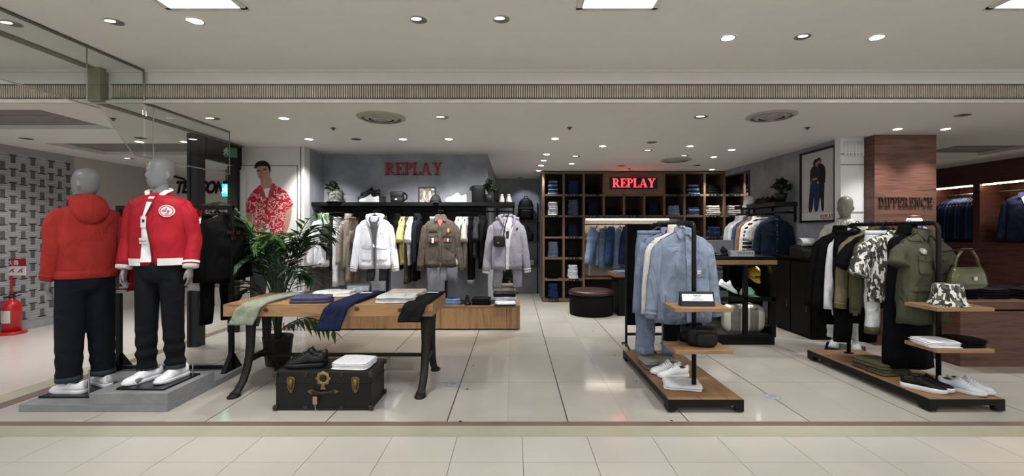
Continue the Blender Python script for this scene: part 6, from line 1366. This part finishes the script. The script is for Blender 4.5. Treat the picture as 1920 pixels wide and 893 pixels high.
garment('long_coat', 'long black coat reaching the deck behind the olive jacket', 'coat', (3.60, 4.10, HK), R(4), blk, L=1.24, sw=.17, hw=.225, dp=.1, sl=0, collar='stand', seed=62, group=grp)
garment('t_shirt', 'white and grey leaf-camouflage t-shirt on the olive rack', 't-shirt', (3.55, 4.20, HK), R(4), leaf, L=.66, sw=.25, hw=.25, dp=.06, sl=.27, spread=.1, seed=63, group=grp, sr=(.1, .105))
trousers('trousers', 'white trousers with olive hems below the camouflage t-shirt', (3.47, 4.22, HK), R(0), FAB('#c6c9cc'), .96, .16, .075, .01, .05, grp, oli2)
garment('jacket', 'dark olive jacket between camouflage t-shirt and black t-shirt', 'jacket', (3.545, 4.30, HK), R(2), oli2, L=.74, sw=.235, hw=.24, dp=.06, sl=.62, spread=.055, collar='hood', seed=64, group=grp, cuff=oli2, sr=(.08, .055))
garment('t_shirt', 'black t-shirt between olive jacket and khaki knit', 't-shirt', (3.535, 4.38, HK), R(2), blk, L=.7, sw=.235, hw=.24, dp=.05, sl=.22, spread=.1, seed=65, group=grp, sr=(.085, .09))
garment('sweater', 'khaki knitted sweater on the olive rack', 'sweater', (3.53, 4.46, HK), R(2), khaki, L=.66, sw=.24, hw=.235, dp=.065, sl=.60, spread=.06, seed=66, group=grp, cuff=khaki, sr=(.085, .06))
trousers('trousers', 'black trousers between khaki sweater and white shirt', (3.45, 4.53, HK), R(0), blk, 1.12, .2, .11, .02, .05, grp)
garment('shirt', 'long white shirt left of the khaki sweater', 'shirt', (3.51, 4.60, HK), R(2), FAB('#d2d4d8', .8), L=.86, sw=.24, hw=.25, dp=.05, sl=.66, spread=.06, collar='shirt', seed=67, group=grp, sr=(.08, .05))
for k, (x, y, l_) in enumerate(((3.49, 4.68, .74), (3.47, 4.76, .98))): garment('coat', ['black jacket just left of the long white shirt', 'long black coat at rear end of the olive rack'][k], 'coat', (x, y, HK), R(2), blk, L=l_, sw=.24, hw=.27, dp=.055, sl=.66, spread=.1, collar='stand', seed=70 + k, group=grp, sr=(.09, .06))
bucket_hat('white and grey leaf-camouflage bucket hat on upper rack shelf', (3.58, 3.70, .808), 0, leaf, 1.0, None, 1.3, .132)
ob_ = thing('shoulder_bag', 'glossy olive shoulder bag hung on the olive rack shelf side', 'bag', (3.90, 3.86, .93), R(12))
m_ol = M('#4f5236', .25, 0, .12, 8, .2, 14, coat=.3)
b = MB(); n = 26
b.loft([[(hw2 * spow(math.cos(2 * math.pi * j / n), .6), w_ * spow(math.sin(2 * math.pi * j / n), .6), z + .012 * math.cos(2 * math.pi * j / n) ** 2) for j in range(n)] for hw2, w_, z in ((.16, .03, -.01), (.195, .05, .0), (.2, .058, .03), (.185, .055, .09), (.165, .04, .14), (.155, .018, .168), (.14, .008, .17))]).o('body', m_ol, ob_, True)
MB().tube([(-.14, 0, .15), (-.12, 0, .25), (-.05, 0, .33), (.05, 0, .33), (.11, 0, .26), (.15, 0, .15)], .011, 8).o('handle', m_ol, ob_, True); MB().box(-.02, -.068, .07, .015, -.062, .1).o('logo_plate', M('#c9c3a8', .4), ob_)
MB().tube([(-.14, 0, .15), (-.12, 0, .14)], .016, 8).o('ring', brass, ob_)
bh_ = MB().tube([(.02, .08, 1.24), (.2, .06, 1.26), (.34, .06, 1.262)], .007, 8).o('bag_hook', black_metal, r2); bh_.location = (3.60 - r2.location.x - .02, 3.80 - 3.498 - .08, 0)
stack(3.475, 3.70, .477, 2, .25, .24, .024, white_cl, 'white folded shirt on lower olive rack shelf, @ one', 'folded goods on the olive rack', -.15, 'shirt', 'folded_shirt')
stack(3.70, 3.71, .477, 2, .22, .24, .032, FAB('#0c0d0f'), 'black folded shirt on lower olive rack shelf, @ one', 'folded goods on the olive rack', .1, 'shirt', 'folded_shirt')
stack(3.45, 4.22, .105, 2, .3, .36, .05, BLOTCH('woven_olive', [(0, '#4a4434'), (.5, '#6a6149'), (.56, '#3c372a')], 60, .5), 'olive woven folded blanket on olive rack deck, @ one', 'folded goods on the olive rack', .05, 'blanket', 'folded_blanket')
for dx, dy, k in ((0, 0, 'near'), (.085, .03, 'far')): shoe(f'{k} shoe of the black sneaker pair with white soles', (3.38 + dx, 3.70 + dy, .105), R(42), M('#0b0b0d', .5, spec=.2), M('#d6d8dc', .5), black_matte, .29, 'black and white sneakers on the olive rack', thick=.036, tall=.85)
for dx, dy, k in ((0, 0, 'near'), (.1, .03, 'far')): shoe(f'{k} shoe of the grey-white sneaker pair at rack right', (3.655 + dx, 3.66 + dy, .105), R(32), M('#bfc3ca', .5), M('#c9ccd2', .5), white_lea, .29, 'grey-white sneakers on the olive rack')
# ================================================================ MANNEQUIN BY THE PILASTER
m3, A3 = mannequin('beige mannequin in white jacket and trousers before the white pilaster', (3.99, 5.40, .016), R(-38), M('#7b776b', .35, 0, .04), R(-12), armsp=-.03)
m3.scale = (.97, .97, .97)
base_plate(m3, -.2, -.22, .2, .2, [(.15, .1)])
man_trousers(m3, FAB('#c2c5ca'), 1.05, 1.06, .11, .006)
g3 = worn(m3, 'white_jacket', FAB('#c7c6c0', .7), A3, L=.62, sw=.225, hw=.22, dp=.13, sl=.5, collar='shirt', wr=.006, sr=(.08, .055), neck=.075, ex=2.3)
buttons(g3, 0, [g3.top - .1, g3.top - .2, g3.top - .3, g3.top - .4, g3.top - .5], M('#4a4a4a', .4), .008)
for sx_, lb in ((-.106, 'right'), (.106, 'left')):
    q = Matrix.Rotation(R(-38), 4, 'Z') @ Vector((sx_, -.035, 0)); shoe(f'white sneaker on {lb} foot of the beige mannequin', (3.99 + q.x, 5.40 + q.y, .016), R(-40), white_lea, white_sole, white_lea, .29, 'sneakers on the beige mannequin')
# ================================================================ NEIGHBOURING SUIT SHOP (right)
tbk = thing('shop_table', 'dark walnut table with black clothes in the suit shop', 'table', (5.3, 4.68, 0))
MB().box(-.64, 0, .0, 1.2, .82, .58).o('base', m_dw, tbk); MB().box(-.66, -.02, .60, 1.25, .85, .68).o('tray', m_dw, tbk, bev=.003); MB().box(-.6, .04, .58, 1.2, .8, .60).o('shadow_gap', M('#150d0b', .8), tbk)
for k in range(5): stack(4.88 + .36 * k, 5.0 + .02 * (k % 2), .681, 3, .3, .34, .035, FAB(['#0d0d12', '#12141d', '#0e0e10', '#181a22', '#0d0e14'][k]), f'dark folded knitwear on the walnut table, @, pile {ORD[k]} from left', 'dark knitwear on the walnut table', 0, 'knitwear', 'folded_knit')
nav = [FAB('#232b45', .8), FAB('#2d3756', .8), FAB('#1b2135', .8)]
for y in (8.36, 7.3): spot((8.3, y, 2.2), 9, (8.3, y, 1.2), 140, .9, (1, .95, .88), .05)  # extra spots without fittings, added to brighten the suits in both niches
sr_ = thing('suit_rail', 'steel rail carrying navy suits in the lit niche', 'rail', (8.44, 8.36, 2.1)); MB().tube([(0, -.36, 0), (0, .36, 0)], .012, 8).o('rod', chrome, sr_)
for k in range(10): garment('suit_jacket', f'navy suit jacket on niche rail, {ORD[k]} from the wooden divider', 'jacket', (8.43, 8.05 + .068 * k, 2.112), R(0), nav[k % 3], L=.78, sw=.2, hw=.2, dp=.028, sl=.62, spread=.03, collar=None, seed=80 + k, group='navy suits in the niche', sr=(.06, .045))
sr_ = thing('suit_rail', 'steel rail in the right niche with the displayed suit', 'rail', (8.44, 7.1, 2.1)); MB().tube([(0, -.72, 0), (0, .72, 0)], .012, 8).o('rod', chrome, sr_)
g = garment('suit_jacket', 'displayed navy suit with white shirt collar in right niche', 'jacket', (8.4, 7.36, 2.112), R(-52), nav[0], L=.8, sw=.22, hw=.22, dp=.09, sl=.62, spread=.06, collar='shirt', seed=95, group=None, sr=(.075, .05))
part(g, [(g.top + .01, -.06, .06), (g.top - .06, -.04, .04), (g.top - .16, -.012, .012)], white_cl, 'shirt_front', .012, .005); part(g, [(g.top - .02, -.014, .014), (g.top - .15, -.01, .01)], FAB('#5a2a22'), 'tie', .018, .005); pocket(g, .07, .15, g.top - .27, g.top - .25, False, white_cl, 'pocket_square')
for k in range(3): garment('suit_jacket', f'dark blue suit jacket beside the displayed suit, {ORD[k]} towards the corridor', 'jacket', (8.43, 7.05 - .1 * k, 2.112), R(-6), nav[(k + 1) % 3], L=.8, sw=.2, hw=.2, dp=.035, sl=.62, spread=.03, collar=None, seed=100 + k, group='navy suits in the niche', sr=(.06, .045))
bf = thing('bust_form', 'dress form with light blue shirt behind the olive rack', 'dress form', (4.76, 5.33, .681))
MB().lathe([(.1, 0), (.1, .015), (.02, .03), (.02, .28)], 20).o('stand', M('#2a2420', .5), bf)
MB().loft([[(w_ * math.cos(2 * math.pi * j / 20), d * math.sin(2 * math.pi * j / 20), z) for j in range(20)] for w_, d, z in ((.12, .09, .28), (.14, .1, .42), (.16, .1, .6), (.18, .095, .7), (.14, .08, .77), (.07, .06, .81), (.06, .055, .89))]).o('torso', FAB('#9fb0cc'), bf, True)
MB().lathe([(.085, .8), (.075, .87), (.064, .89)], 18).o('shirt_collar', white_cl, bf, True); MB().lathe([(.06, .888), (.055, .92), (.02, .93)], 18).o('neck_cap', M('#7a3f2a', .4), bf, True)
